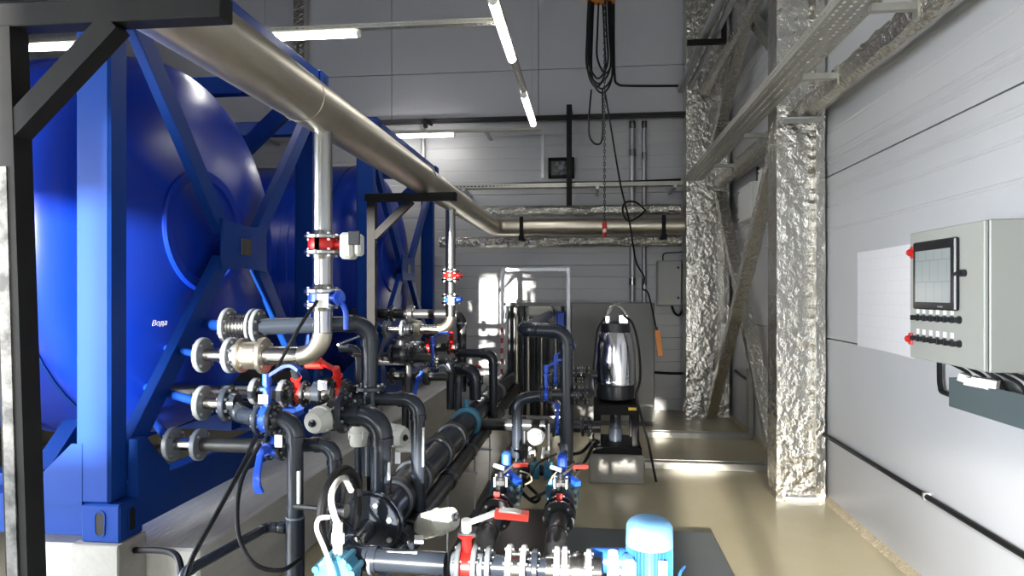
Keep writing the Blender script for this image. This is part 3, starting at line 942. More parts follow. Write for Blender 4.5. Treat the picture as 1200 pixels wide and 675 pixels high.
# upper train: bellows, dark pipe, elbow, down pipe to the collector
YN1 = 3.36; z1 = ZV(383, -1.6, YN1)
r1 = pipe_run('pvc_pipe', 'dark grey pipe from the ribbed bellows across to a down pipe behind the steel elbow', [(XU(303, YN1), YN1, z1), (XU(440, YN1 + .35) , YN1 + .25, z1 + .01), (XU(440, YN1 + .35), YN1 + .25, .66)], .043, 'pvc', group='dark grey tank pipes')
flange(r1, (XU(303, YN1), YN1, z1), AX, .092, .022, FLM)
flange(r1, (XU(440, YN1 + .35), YN1 + .25, ZV(455, -1.1, YN1 + .25)), UP, .085, .024, 'pvc', 6)
bl = thing('bellows_joint', 'silver ribbed bellows joint between two bolted flanges on the near tank', 'pipe joint', (XU(283, YN1), YN1, z1 - .09))
x0, x1 = XU(268, YN1), XU(297, YN1)
flange(bl, (x0, YN1, z1), AX, .098, .022, FLM)
bellows(bl, (x0 + .01, YN1, z1), (x1 - .005, YN1, z1), .066, 'steel_bright', 7)
flange(bl, (x1, YN1, z1), AX, .094, .016, FLM, bolts=False)
stub(bl, 3.75, YN1, z1, x0, .030)

# steel drop pipe with red and blue butterfly valves, elbow to the tank
YN2 = YU(378, XP); z2_ = ZV(417, -1.45, YN2)
d1 = pipe_run('steel_drop', 'stainless drop pipe from the thick steel pipe to an elbow at the near tank', [(XP, YN2, ZP - RP + .02), (XP, YN2, z2_), (XU(312, YN2), YN2, z2_)], .046, 'steel_bright', bend=.115, elbows=False, emat='steel_pipe')
d1['group'] = 'stainless drop pipes'
xf = XU(309, YN2)
flange(d1, (xf, YN2, z2_), AX, .088, .024, 'steel_pipe', 4)
ring(d1, (XU(340, YN2), YN2, z2_), AX, .0485, .008, 'steel_bright', 'weld_bead')
zr = ZV(287, XP, YN2)
v1 = butterfly('red butterfly valve with white electric drive on the near steel drop pipe', (XP, YN2, zr), UP, AX, .088, .055, 'red_paint', None, None, fl='steel_bright', nb=4, neck=.05)
for sg in (-1, 1):
    for g in range(4):
        a = PI / 4 + g * PI / 2
        q = V((XP + .074 * math.cos(a), YN2 + .074 * math.sin(a), zr))
    MB().box(XP - .01, XP + .01, YN2 - .075, YN2 - .058, zr - .03, zr + .03).build('body_lug', 'steel_bright', v1, False)
hs = MB().bbox(XP + .10, XP + .165, YN2 - .055, YN2 + .045, zr - .07, zr + .055, .014).bbox(XP + .165, XP + .20, YN2 - .04, YN2 + .03, zr - .055, zr + .05, .012).build('drive_housing', 'white_plastic', v1)
MB().bbox(XP + .15, XP + .205, YN2 - .065, YN2 - .052, zr - .005, zr + .06, .003).build('drive_window', 'cast_black', hs, False)
zb_ = ZV(349, XP, YN2)
v2 = butterfly('blue butterfly valve below the red one on the near steel drop pipe', (XP, YN2, zb_), UP, (.6, -.3, 0), .088, .045, 'lever_blue', None, None, fl='steel_bright', nb=4, neck=.04)
MB().sweep(catmull([(XP + .09, YN2 - .03, zb_ - .0), (XP + .125, YN2 - .035, zb_ - .06), (XP + .13, YN2 - .035, zb_ - .15)], 6), .013, 8).build('lever', 'lever_blue', v2)
MB().box(XP + .01, XP + .065, YN2 - .094, YN2 - .09, zb_ - .045, zb_ + .02).build('tag', 'white_tag', v2, False)
# wafer pieces and flanges towards the tank
w1 = thing('wafer_check_valve', 'steel wafer check valve between thick flanges left of the steel elbow', 'valve', (XU(292, YN2), YN2, z2_ - .09))
MB().cyl((XU(285, YN2), YN2, z2_), (XU(303, YN2), YN2, z2_), .066).build('body', 'steel_pipe', w1)
flange(w1, (XU(284, YN2), YN2, z2_), AX, .084, .022, 'steel_pipe', 4)
flange(w1, (XU(271, YN2), YN2, z2_), AX, .088, .026, FLM, 8, hub=.03)
w2 = thing('flanged_spool', 'short silver flanged spool on the near tank, upper of two', 'pipe joint', (XU(250, YN2), YN2, z2_ - .09), 'short flanged spools')
flange(w2, (XU(238, YN2), YN2, z2_), AX, .086, .026, FLM, 4)
MB().cyl((XU(238, YN2), YN2, z2_), (XU(266, YN2), YN2, z2_), .032).build('pipe', 'steel_bright', w2)
stub(w2, 3.55, YN2, z2_, XU(236, YN2), .018)

# third train: spool, blue lever valve, pipe going down (foremost)
YN3 = 3.02; z3 = ZV(472, -1.8, YN3)
w3 = thing('flanged_spool', 'short silver flanged spool on the near tank, second from top', 'pipe joint', (XU(250, YN3), YN3, z3 - .09), 'short flanged spools')
flange(w3, (XU(238, YN3), YN3, z3), AX, .082, .026, FLM, 4)
MB().cyl((XU(238, YN3), YN3, z3), (XU(264, YN3), YN3, z3), .030).build('pipe', 'steel_bright', w3)
stub(w3, 3.50, YN3, z3, XU(236, YN3), .022)
flange(w3, (XU(268, YN3), YN3, z3), AX, .085, .028, 'pvc', 8, hub=.03)
YN3b = 2.93; z3b = ZV(491, -1.4, YN3b)
jog = pipe_run('pvc_pipe', 'short dark grey jog pipe between the silver spool and the blue lever valve', [(XU(268, YN3), YN3, z3), (XU(284, YN3), YN3 - .01, z3b), (XU(300, YN3b), YN3b, z3b)], .036, 'pvc', bend=.05, group='dark grey tank pipes', collar=False)
bv1 = butterfly('bright blue lever valve with handle pointing right, foremost on the tank pipes', (XU(313, YN3b), YN3b, z3b), AX, UP, .078, .042, 'lever_blue', 'lever_blue', (1, -.15, .0), L=.165, tagplate=True, fl='pvc', neck=.085)
p1 = pipe_run('pvc_pipe', 'foremost dark grey down pipe left of the white drive', [(XU(325, YN3b), YN3b, z3b), (XU(346, YN3b), YN3b, z3b), (XU(346, YN3b), YN3b, .10)], .036, 'pvc', group='dark grey tank pipes')
px = XU(346, YN3b)
MB().cyl((px, YN3b, .10), (px, YN3b, ZV(606, px, YN3b)), .0415).build('socket', 'pvc', p1)
ring(p1, (px, YN3b, ZV(606, px, YN3b)), UP, .0425, .008, 'flange_grey')
MB().box(px + .022, px + .034, YN3b - .034, YN3b - .018, ZV(588, px, YN3b), ZV(550, px, YN3b)).build('label_strip', 'white_tag', p1, False)
MB().box(px - .09, px + .09, YN3b - .08, YN3b + .08, 0, .12).build('foot_block', 'pvc_worn', p1, False)
# thin drain pipe branching left
zd = ZV(619, px, YN3b)
dr = pipe_run('drain_pipe', 'thin dark grey drain pipe branching left along the concrete plinth', [(px - .04, YN3b, zd), (px - .13, YN3b, zd), (px - .21, YN3b - .52, zd - .0), (px - .21, YN3b - .52, .02)], .020, 'pvc', bend=.035)
ring(dr, (px - .06, YN3b, zd), AX, .026, .03, 'pvc')

# fourth train: lowest nozzle with the hanging blue lever
YN4 = 2.99; z4 = ZV(521, -1.75, YN4)
w4 = thing('flanged_spool', 'lowest flanged spool beside the blue corner post', 'pipe joint', (XU(215, YN4), YN4, z4 - .09), 'short flanged spools')
flange(w4, (XU(203, YN4), YN4, z4), AX, .078, .026, FLM, 4)
MB().cyl((XU(203, YN4), YN4, z4), (XU(232, YN4), YN4, z4), .029).build('pipe', 'steel_bright', w4)
flange(w4, (XU(234, YN4), YN4, z4), AX, .074, .026, FLM, 4)
stub(w4, 3.60, YN4, z4, XU(201, YN4), .022, dz=.04)
p4 = pipe_run('pvc_pipe', 'lowest dark grey pipe running from the flanged spool to the hanging blue lever', [(XU(236, YN4), YN4, z4), (XU(312, YN4), YN4, z4)], .033, 'pvc_worn', group='dark grey tank pipes')
bv2 = butterfly('bright blue lever valve with handle hanging down against the plinth', (XU(322, YN4), YN4 + .02, z4), AX, (0, -1, .05), .068, .04, 'lever_blue', 'lever_blue', (.12, -.1, -1), L=.17, tagplate=False, fl='pvc', neck=.06)
MB().box(XU(311, 2.8), XU(320, 2.8), 2.885, 2.889, z4 + .02, z4 + .075).build('tag', 'white_tag', bv2, False)
YP2 = YN4 + .02
p2 = pipe_run('pvc_pipe', 'dark grey down pipe behind the white sunlit cable loop', [(XU(334, YP2), YP2, z4), (XU(392, YP2), YP2, ZV(521, -1.1, YP2)), (XU(392, YP2), YP2, .12)], .031, 'pvc', group='dark grey tank pipes')
MB().box(XU(392, YP2) - .07, XU(392, YP2) + .07, YP2 - .06, YP2 + .06, 0, .13).build('foot_block', 'pvc_worn', p2, False)

# red valve train to the right hand down pipe
YN5 = 3.62; z5 = ZV(467, -1.2, YN5)
p5 = pipe_run('pvc_pipe', 'dark grey pipe bending down behind the tilted white drive', [(XU(410, YN5), YN5, z5), (XU(490, YN5), YN5, z5), (XU(490, YN5), YN5, .55)], .038, 'pvc', group='dark grey tank pipes')
flange(p5, (XU(412, YN5), YN5, z5), AX, .082, .026, 'pvc', 6)
x = XU(490, YN5)
MB().cyl((x, YN5, .52), (x, YN5, ZV(596, x, YN5)), .045).build('socket', 'pvc', p5)
MB().box(x + .03, x + .038, YN5 - .03, YN5 - .01, ZV(545, x, YN5), ZV(500, x, YN5)).build('label_strip', 'white_tag', p5, False)
rv1 = butterfly('red lever valve with black neck behind the blue lever valve', (XU(352, YN5), YN5, z5 + .02), AX, (0, -.5, .86), .072, .035, 'red_paint', 'cast_black', (1, 0, .1), L=.16, fl='cast_black', neck=.05, grip='red_paint')
rv2 = butterfly('red lever valve with red grip next to the white tag', (XU(402, YN5), YN5 - .03, z5 + .04), AX, (0, -.5, .86), .070, .032, 'red_paint', 'red_paint', (-1, 0, .05), L=.15, fl='cast_black', neck=.05, grip='red_grip')
mid = pipe_run('pvc_pipe', 'dark grey pipe piece between the two red lever valves', [(XU(331, YN5), YN5, z5 + .02), (XU(400, YN5), YN5, z5 + .02)], .042, 'pvc_worn', group='dark grey tank pipes')
flange(mid, (XU(374, YN5), YN5, z5 + .02), AX, .074, .05, 'pvc', 6)
MB().box(XU(373, 3.5), XU(383, 3.5), 3.50, 3.505, ZV(457, -1.4, 3.5), ZV(446, -1.4, 3.5)).build('tag', 'white_tag', mid, False)
flange(mid, (XU(333, YN5), YN5, z5 + .02), AX, .078, .03, 'flange_grey', 8)
flange(mid, (XU(300, YN5), YN5, z5 + .03), AX, .074, .03, 'flange_grey', 6)
MB().cyl((-2.45, YN5, z5 + .025), (XU(331, YN5), YN5, z5 + .025), .034).build('tank_stub', 'pvc_worn', mid)

# big white drive and the thick elbow to the collector
XC1, ZC1, RC1 = -1.03, .55, .10
YN6 = YU(447, XC1); z6 = ZV(486, XC1 - .1, YN6)
p6 = pipe_run('pvc_pipe', 'thick dark grey elbow pipe dropping from the white drive into the collector', [(XU(404, YN6), YN6, z6), (XC1, YN6, z6), (XC1, YN6, ZC1 + RC1 * .6)], .052, 'pvc', group='dark grey tank pipes')
flange(p6, (XU(403, YN6), YN6, z6 + .01), AX, .105, .030, 'pvc', 8)
ring(p6, (XC1, YN6, ZV(583, XC1, YN6)), UP, .064, .05, 'pvc')
MB().box(XC1 + .042, XC1 + .052, YN6 - .035, YN6 - .015, ZV(560, XC1, YN6), ZV(540, XC1, YN6)).build('label_strip', 'white_tag', p6, False)
a6 = thing('motor_valve', 'large off white electric drive pointing at the viewer beside the thick elbow', 'valve', (XU(385, YN6), YN6 - .12, z6 - .12), 'motor driven valves')
MB().cyl((XU(388, YN6), YN6, z6), (XU(400, YN6), YN6, z6), .085).build('body', 'cast_black', a6)
actuator(a6, (XU(389, YN6), YN6 + .02, z6), (-.25, -1, -.12), .064, .17)
a7 = thing('motor_valve', 'off white electric drive hanging vertically below the thick flange', 'valve', (XU(420, YN6 + .2), YN6 + .2, z6 - .3), 'motor driven valves')
q = AT(420, 498, YN6 + .2)
MB().cyl(q + V((0, 0, .03)), q + V((0, 0, .14)), .03).build('neck', 'cast_black', a7)
actuator(a7, q + V((0, 0, .06)), (0.0, 0, -1), .052, .17, knob=False)
q = AT(468, 508, 4.3)
a8 = thing('motor_valve', 'off white drive with black knob behind the thick down pipe', 'valve', q + V((0, 0, -.12)), 'motor driven valves')
MB().cyl(q + V((-.17, .0, 0)), q + V((-.05, .0, 0)), .06).build('body', 'cast_black', a8)
actuator(a8, q + V((-.10, 0, 0)), (1, -.35, -.1), .072, .16)
MB().bbox(q.x - .02, q.x + .10, q.y - .03, q.y + .09, q.z - .12, q.z - .055, .01).build('terminal_box', 'white_plastic', a8)
MB().box(q.x + .0, q.x + .035, q.y - .10, q.y - .097, q.z - .17, q.z - .10).build('tag', 'white_tag', a8, False)

# =================================================================== COLLECTORS ALONG THE FLOOR
YK = YU(435, XC1)
k1 = thing('collector_pipe', 'thick dark grey collector pipe running along the plinth to the back', 'pipe', (XC1, 6, ZC1 - RC1), 'floor collector pipes')
MB().cyl((XC1, YK, ZC1), (XC1, 9.0, ZC1), RC1, n=28).build('pipe', 'pvc', k1)
for y in (3.55, 3.98, 4.6, 5.1, 6.6, 7.5):
    ring(k1, (XC1, y, ZC1), AY, RC1 * 1.13, .09, 'pvc_worn', 'socket')
    ring(k1, (XC1, y - .05, ZC1), AY, RC1 * 1.15, .012, 'flange_grey', 'seam_ring')
flange(k1, (XC1, YK, ZC1), -AY, .155, .035, 'pvc', 8, hub=.05)
MB().cyl((XC1, 9.0, ZC1), (XC1, 9.03, ZC1), RC1 * .95).build('end_cap', 'pvc', k1)
# near tee with the branch to the motor pump
YT2 = 2.74; zt2 = ZV(658, -.8, YT2)
XT = XU(415, YT2)
tee = pipe_run('pvc_pipe', 'dark grey bend and pipe leading from the collector flange to the red lever valve', [(XC1, YK - .03, ZC1), (XC1 + .01, YT2, zt2 + .01), (XU(522, YT2), YT2, zt2)], .046, 'pvc', bend=.12, group='foreground pump line')
flange(tee, (XC1, YK - .05, ZC1), AY, .15, .03, 'pvc', 8)
ring(tee, (XU(436, YT2), YT2, zt2), AX, .056, .014, 'flange_grey')
MB().box(XU(455, YT2), XU(490, YT2), YT2 - .02, YT2 - .005, zt2 + .042, zt2 + .048).build('label_strip', 'white_tag', tee, False)
MB().cyl((XC1, YT2, .0), (XC1, YT2, zt2 - .02), .05).build('stand', 'pvc_worn', tee)
# thin second collector nearer the aisle
XC2, ZC2, RC2 = -.905, .42, .055
XC2 = XU(490, YN5)
k2 = thing('collector_pipe', 'thinner dark collector pipe on the aisle side of the thick one', 'pipe', (XC2, 6, ZC2 - RC2), 'floor collector pipes')
MB().cyl((XC2, 3.2, ZC2), (XC2, 8.9, ZC2), RC2, n=20).build('pipe', 'pvc_worn', k2)
for y in (3.62, 4.4, 5.2, 6.0, 7.0):
    ring(k2, (XC2, y, ZC2), AY, RC2 * 1.16, .10, 'pvc', 'socket')
MB().cyl((XC2, YN5, ZC2), (XC2, YN5, .56), .046).build('tee', 'pvc', k2)
flange(k2, (XC2, 3.36, ZC2), AY, .085, .03, 'pvc', 6)
# low floor pipe
k3 = tag(MB().cyl((-.80, 3.3, .05), (-.80, 8.6, .05), .045).cyl((-.80, 4.6, .05), (-.80, 4.7, .05), .053).cyl((-.80, 6.1, .05), (-.80, 6.2, .05), .053).build('floor_pipe', 'pvc_worn'), 'dark pipe lying on the floor beside the collectors', 'pipe')
tag(MB().box(-.70, -.62, 3.1, 8.7, .0, .012).build('floor_strip', 'mat_grey', None, False), 'dark flat strip on the floor along the collector pipes', 'strip')
# pipe supports: thin rods carrying a flat cross bar
for i, y in enumerate((3.9, 4.85, 5.6, 6.9, 8.2)):
    root = thing('pipe_support', 'thin steel support under the collector pipes, number %s from the viewer' % ('one', 'two', 'three', 'four', 'five')[i], 'support', (-1.0, y, 0), 'collector supports')
    MB().box(-1.22, -.80, y - .015, y + .015, .345, .362).build('cross_bar', 'galvanised', root, False)
    for x in (-1.20, -.815):
        MB().cyl((x, y, 0), (x, y, .47), .006, n=8).build('rod', 'galvanised', root)
    MB().box(XC1 - .05, XC1 + .05, y - .02, y + .02, .362, ZC1 - RC1 + .004).build('saddle', 'galvanised', root, False)
# tilted white drive at the bottom of the right-hand down pipe
q = AT(490, 622, 3.40)
a9 = thing('motor_valve', 'off white electric drive tilted up over the floor in the middle', 'valve', q + V((0, 0, -.12)), 'motor driven valves')
MB().cyl((XC2, 3.24, ZC2), (XC2, 3.33, ZC2), .075).build('body', 'pvc', a9)
flange(a9, (XC2, 3.22, ZC2), AY, .085, .025, 'pvc', 6)
actuator(a9, AT(490, 618, 3.34), (1, -.35, .40), .064, .22)
qt = AT(491, 632, 3.2)
MB().box(qt.x - .022, qt.x + .022, qt.y - .002, qt.y, qt.z - .02, qt.z + .02).build('tag', 'white_tag', a9, False)
MB().cyl((XC2, 3.0, ZC2), (XC2, 3.22, ZC2), .05).build('end_pipe', 'pvc', a9)

# black handwheel with spokes and the light blue clamp with the sunlit white cable
hc = AT(399, 598, 2.84)
hw = thing('handwheel', 'black spoked handwheel behind the white sunlit cable', 'handwheel', hc + V((0, 0, -.2)))
hx = V((.96, -.12, 0)).normalized(); hs_ = V((0, 0, 1)).cross(hx)
MB().sweep([hc + (hs_ * math.cos(g) + V((0, 0, 1)) * math.sin(g)) * .170 for g in [2 * PI * k / 36 for k in range(36)]], .020, 10, closed=True).build('rim', 'black_rubber', hw)
MB().cyl(hc - hx * .03, hc + hx * .03, .03, n=12).build('hub', 'cast_black', hw)
for k in range(4):
    g = PI / 4 * 1 + k * PI / 2
    d = hs_ * math.cos(g) + V((0, 0, 1)) * math.sin(g)
    MB().sweep(catmull([hc + d * .02, hc + d * .09 - hx * .012, hc + d * .162], 4), .008, 6).build('spoke', 'cast_black', hw)
MB().cyl(hc - hx * .03, hc - hx * .22, .012, n=8).build('stem', 'cast_black', hw)
tq = AT(396, 672, 2.62)
tc = thing('pipe_saddle', 'light blue clamp saddle at the lower left with the white cable', 'clamp', tq + V((0, 0, -.09)))
MB().lathe(tq - V((0, .05, 0)), AY, [(0, .07), (.01, .082), (.09, .082), (.10, .07)], 20).build('body', 'teal', tc)
for g in (.3, 1.0, 1.9, 2.7):
    MB().cyl(tq + V((.078 * math.cos(g), -.058, .078 * math.sin(g))), tq + V((.078 * math.cos(g), .058, .078 * math.sin(g))), .014, n=8).build('lug', 'teal', tc)
MB().cyl(tq + V((.0, 0, .06)), tq + V((.0, 0, .20)), .020, n=12).cyl(tq + V((0, 0, .12)), tq + V((0, 0, .16)), .026, n=6).build('sensor', 'cable_white', tc)
MB().cyl((tq.x, tq.y, 0), (tq.x, tq.y, tq.z - .05), .05).build('stand', 'pvc_worn', tc)
cable('sensor_cable', 'white sunlit cable rising from the light blue clamp', [tq + V((0, 0, .20)), AT(392, 605, 2.62), AT(388, 585, 2.64), AT(392, 570, 2.7), AT(402, 560, 2.84), AT(412, 575, 2.9)], .013, 'cable_white')
cable('sensor_cable', 'white cable looping beside the light blue clamp', [AT(386, 606, 2.6), AT(374, 608, 2.6), AT(371, 620, 2.6), AT(379, 640, 2.58), AT(386, 660, 2.53), AT(390, 690, 2.5)], .009, 'cable_white')

# black hoses over the plinth
cable('black_hose', 'black hose slanting from the blue lever down over the plinth', [AT(300, 512, 2.82), AT(282, 550, 2.6), AT(255, 600, 2.45), AT(225, 655, 2.3), AT(212, 700, 2.2)], .010, 'black_rubber', group='black hoses')
cable('black_hose', 'black hose hanging in a loop in front of the plinth', [AT(305, 520, 2.84), AT(284, 560, 2.75), AT(278, 600, 2.65), AT(282, 635, 2.6), AT(300, 662, 2.55), AT(330, 668, 2.6), AT(352, 655, 2.75)], .009, 'black_rubber', group='black hoses')
cable('black_hose', 'thick black hose bent over the plinth near the corner casting', [AT(150, 645, 2.92), AT(185, 645, 2.7), AT(205, 650, 2.55), AT(212, 668, 2.5), AT(212, 700, 2.5)], .014, 'black_rubber', group='black hoses')

# =================================================================== PIPEWORK OF THE FAR TANK
YF2 = YU(528, XP); zf2 = ZV(386, -1.45, YF2)
d2 = pipe_run('steel_drop', 'stainless drop pipe from the thick steel pipe to an elbow at the far tank', [(XP, YF2, ZP - RP + .02), (XP, YF2, zf2), (XU(492, YF2), YF2, zf2)], .046, 'steel_bright', bend=.12, elbows=False, emat='steel_pipe', group='stainless drop pipes')
flange(d2, (XU(490, YF2), YF2, zf2), AX, .086, .05, 'steel_pipe', 4)
ring(d2, (XU(514, YF2), YF2, zf2), AX, .049, .008, 'steel_bright', 'weld_bead')
zr = ZV(323, XP, YF2)
f1 = butterfly('red butterfly valve on the far steel drop pipe', (XP, YF2, zr), UP, AX, .082, .055, 'red_paint', None, None, fl='steel_bright', nb=4, neck=.03)
zr = ZV(351, XP, YF2)
f2 = butterfly('blue butterfly valve below the red one on the far steel drop pipe', (XP, YF2, zr), UP, AX, .082, .045, 'lever_blue', None, None, fl='steel_bright', nb=4, neck=.03)
MB().box(XP - .0, XP + .05, YF2 - .092, YF2 - .088, zr - .05, zr + .02).build('tag', 'white_tag', f2, False)
sp = thing('flanged_spool', 'flanged steel spool with bellows at the far tank', 'pipe joint', (XU(465, YF2), YF2, zf2 - .09), 'short flanged spools')
flange(sp, (XU(472, YF2), YF2, zf2), AX, .085, .026, 'flange_grey', 6)
bellows(sp, (XU(474, YF2), YF2, zf2), (XU(486, YF2), YF2, zf2), .055, 'cast_black', 3)
MB().cyl((XU(452, YF2), YF2, zf2), (XU(472, YF2), YF2, zf2), .034).build('pipe', 'steel_bright', sp)
flange(sp, (XU(452, YF2), YF2, zf2), AX, .08, .03, 'flange_grey', 6)
MB().sweep(catmull([(XU(452, YF2), YF2, zf2), (XU(452, YF2) - .22, YF2 + .10, zf2), (-2.25, YF2 + .75, zf2), (-2.62, YF2 + .95, zf2)], 6), .034, 12).build('tank_stub', 'blue_paint', sp)
# black pipe with flanges across
YF1 = 6.62; zf1 = ZV(368, -1.5, YF1)
b1 = pipe_run('pvc_pipe', 'black horizontal pipe with two flanges in front of the far tank', [(-2.5, YF1 + .3, zf1), (XU(450, YF1), YF1, zf1), (XU(541, YF1), YF1, zf1), (XU(541, YF1), YF1, .68)], .046, 'pvc_worn', group='dark pipes of the far tank')
flange(b1, (XU(482, YF1), YF1, zf1), AX, .088, .05, 'pvc_worn', 6)
flange(b1, (XU(460, YF1), YF1, zf1), AX, .080, .03, 'pvc_worn', 6)
q = V((XU(541, YF1), YF1, zf1))
ring(b1, q + V((0, 0, -.09)), UP, .056, .02, 'flange_grey')
# blue lever valve and its elbow pipe
YF3 = 5.95; zf3 = ZV(424, -1.25, YF3)
b2 = pipe_run('pvc_pipe', 'dark elbow pipe right of the white flanged blue valve', [(XU(513, YF3), YF3, zf3), (XU(528, YF3), YF3, zf3), (XU(528, YF3), YF3, .62)], .036, 'pvc', group='dark pipes of the far tank')
bf = butterfly('blue lever valve with white glare at the far tank pipes', (XU(507, YF3), YF3, zf3), AX, UP, .072, .040, 'lever_blue', 'lever_blue', (1, -.2, 0), L=.17, fl='steel_bright', neck=.11)
st_ = pipe_run('pvc_pipe', 'dark pipe from the far tank to the blue lever valve', [(-2.45, YF3 + .9, zf3), (-1.9, YF3, zf3), (XU(500, YF3), YF3, zf3)], .036, 'pvc_worn', group='dark pipes of the far tank')
flange(st_, (XU(468, YF3), YF3, zf3 + .05), AX, .080, .03, 'flange_grey', 8)
flange(st_, (XU(480, YF3), YF3, zf3 + .02), AX, .075, .03, 'pvc_worn', 8)
# thick elbow and down pipes behind
YF6 = 6.25
b3 = pipe_run('pvc_pipe', 'thick dark elbow pipe dropping into the collector at the far tank', [(XU(525, YF6), YF6, ZV(432, -1.1, YF6)), (XU(557, YF6), YF6, ZV(432, -1.1, YF6)), (XU(557, YF6), YF6, .66)], .056, 'pvc', group='dark pipes of the far tank')
flange(b3, (XU(532, YF6), YF6, ZV(432, -1.1, YF6)), AX, .10, .03, 'pvc', 8)
b4 = pipe_run('pvc_pipe', 'slim dark pipe arching over to the aisle side of the far collector', [(XU(534, 6.45), 6.45, ZV(414, -1, 6.45)), (XU(578, 6.45), 6.45, ZV(414, -1, 6.45)), (XU(578, 6.45), 6.45, .46)], .042, 'pvc', group='dark pipes of the far tank')
b5 = pipe_run('pvc_pipe', 'slim dark upright pipe between the far elbow pipes', [(XU(537, 5.75), 5.75, ZV(440, -1.1, 5.75)), (XU(537, 5.75), 5.75, .64)], .030, 'pvc', group='dark pipes of the far tank')
ring(b5, (XU(537, 5.75), 5.75, ZV(446, -1.1, 5.75)), UP, .038, .05, 'pvc')
# second row of trains between the tanks: red valves, horizontal dark pipe, small levers
b6 = pipe_run('pvc_pipe', 'dark horizontal pipe below the blue lever valve at the far tank', [(XU(455, 5.5), 5.5, ZV(441, -1.5, 5.5)), (XU(525, 5.5), 5.5, ZV(441, -1.5, 5.5))], .034, 'pvc_worn', group='dark pipes of the far tank')
flange(b6, (XU(500, 5.5), 5.5, ZV(441, -1.5, 5.5)), AX, .070, .04, 'pvc_worn', 6)
flange(b6, (XU(460, 5.5), 5.5, ZV(441, -1.5, 5.5)), AX, .070, .03, 'pvc_worn', 6)
MB().cyl((XU(475, 5.5), 5.5, .46), (XU(475, 5.5), 5.5, ZV(441, -1.5, 5.5)), .03).build('stand', 'pvc_worn', b6)
butterfly('small blue lever valve with hanging handle near the far collector', AT(495, 441, 5.5), AX, (0, -1, 0), .06, .035, 'lever_blue', 'lever_blue', (-.1, -.1, -1), L=.16, fl='pvc_worn', neck=.05)
butterfly('red valve behind the blue lever at the far tank', AT(503, 408, 6.35), AX, (0, -.4, .9), .07, .04, 'red_paint', 'cast_black', (1, 0, 0), L=.14, fl='cast_black', neck=.05)
butterfly('red valve right of the blue lever handle at the far tank', AT(530, 407, 6.35), AX, (0, -.4, .9), .07, .04, 'red_paint', 'red_paint', (-1, 0, 0), L=.12, fl='cast_black', neck=.05)
tag(MB().cyl(AT(470, 407, 6.38), AT(531, 407, 6.38), .04).build('pvc_pipe', 'pvc_worn'), 'dark pipe carrying the two red valves at the far tank', 'pipe', 'dark pipes of the far tank')
butterfly('small red valve low behind the thick far elbow', AT(553, 446, 6.6), AX, (0, -.5, .8), .06, .04, 'red_paint', 'red_paint', (1, 0, 0), L=.10, fl='cast_black', neck=.04)
q = AT(574, 445, 7.3)
a10 = thing('motor_valve', 'pale drive far back behind the slim arching pipe', 'valve', q + V((0, 0, -.1)), 'motor driven valves')
MB().cyl(q + V((-.16, 0, 0)), q + V((-.05, 0, 0)), .05).build('body', 'cast_black', a10)
actuator(a10, q + V((-.08, 0, 0)), (1, -.2, 0), .06, .16)
# grey gate body in the far row
q = AT(531, 418, 6.1)
# middle-distance trains between near and far tanks, dark valve cluster
for i, (u, v, y, w) in enumerate(((470, 415, 5.2, 'left'), (487, 418, 5.35, 'right'))):
    c = AT(u, v, y)
    t = thing('gate_valve', 'dark metal gate valve in the cluster between the tanks, %s one' % w, 'valve', c + V((0, 0, -.12)), 'dark valves between the tanks')
    MB().lathe(c - AX * .07, AX, [(0, .05), (.02, .07), (.07, .08), (.12, .07), (.14, .05)], 16).build('body', 'cast_black', t)
    flange(t, c - AX * .075, AX, .075, .02, 'cast_black', 6)
    flange(t, c + AX * .075, AX, .075, .02, 'cast_black', 6)
    MB().cyl(c, c + V((0, 0, .11)), .03, n=12).build('bonnet', 'cast_black', t)
    hcx = c + V((0, 0, .115))
    MB().sweep([hcx + V((.06 * math.cos(g), .06 * math.sin(g), 0)) for g in [2 * PI * k / 20 for k in range(20)]], .007, 6, closed=True).beam(hcx - V((.06, 0, 0)), hcx + V((.06, 0, 0)), .01, .01).beam(hcx - V((0, .06, 0)), hcx + V((0, .06, 0)), .01, .01).build('wheel', 'cast_black', t)
tag(MB().cyl(AT(448, 418, 5.28), AT(505, 420, 5.28), .035).cyl(AT(478, 419, 5.28), AT(478, 470, 5.28), .03).build('pvc_pipe', 'pvc_worn'), 'dark pipe through the gate valves between the tanks', 'pipe', 'dark pipes of the far tank')
# slim rod and small pipes near the black dark elbow (left of the far pipes)
sl = pipe_run('pvc_pipe', 'slim dark pipe bending down beside the thick one behind the near steel elbow', [AT(398, 408, 3.8), AT(420, 408, 3.8), (XU(420, 3.8), 3.8, .0)], .022, 'pvc', group='dark grey tank pipes')
MB().cyl(AT(413, 416, 3.74), AT(427, 416, 3.74), .012, n=8).build('clamp', 'steel_bright', sl)
tag(MB().cyl(AT(396, 404, 3.7), AT(432, 390, 4.4), .007, n=8).build('guide_rod', 'steel_bright'), 'thin bright rod slanting beside the dark elbow', 'rod')
cable('black_hose', 'black hose hanging diagonally across the steel elbow', [AT(372, 352, 3.05), AT(350, 385, 3.0), AT(328, 425, 2.98), AT(318, 445, 2.95)], .008, 'black_rubber', group='black hoses')

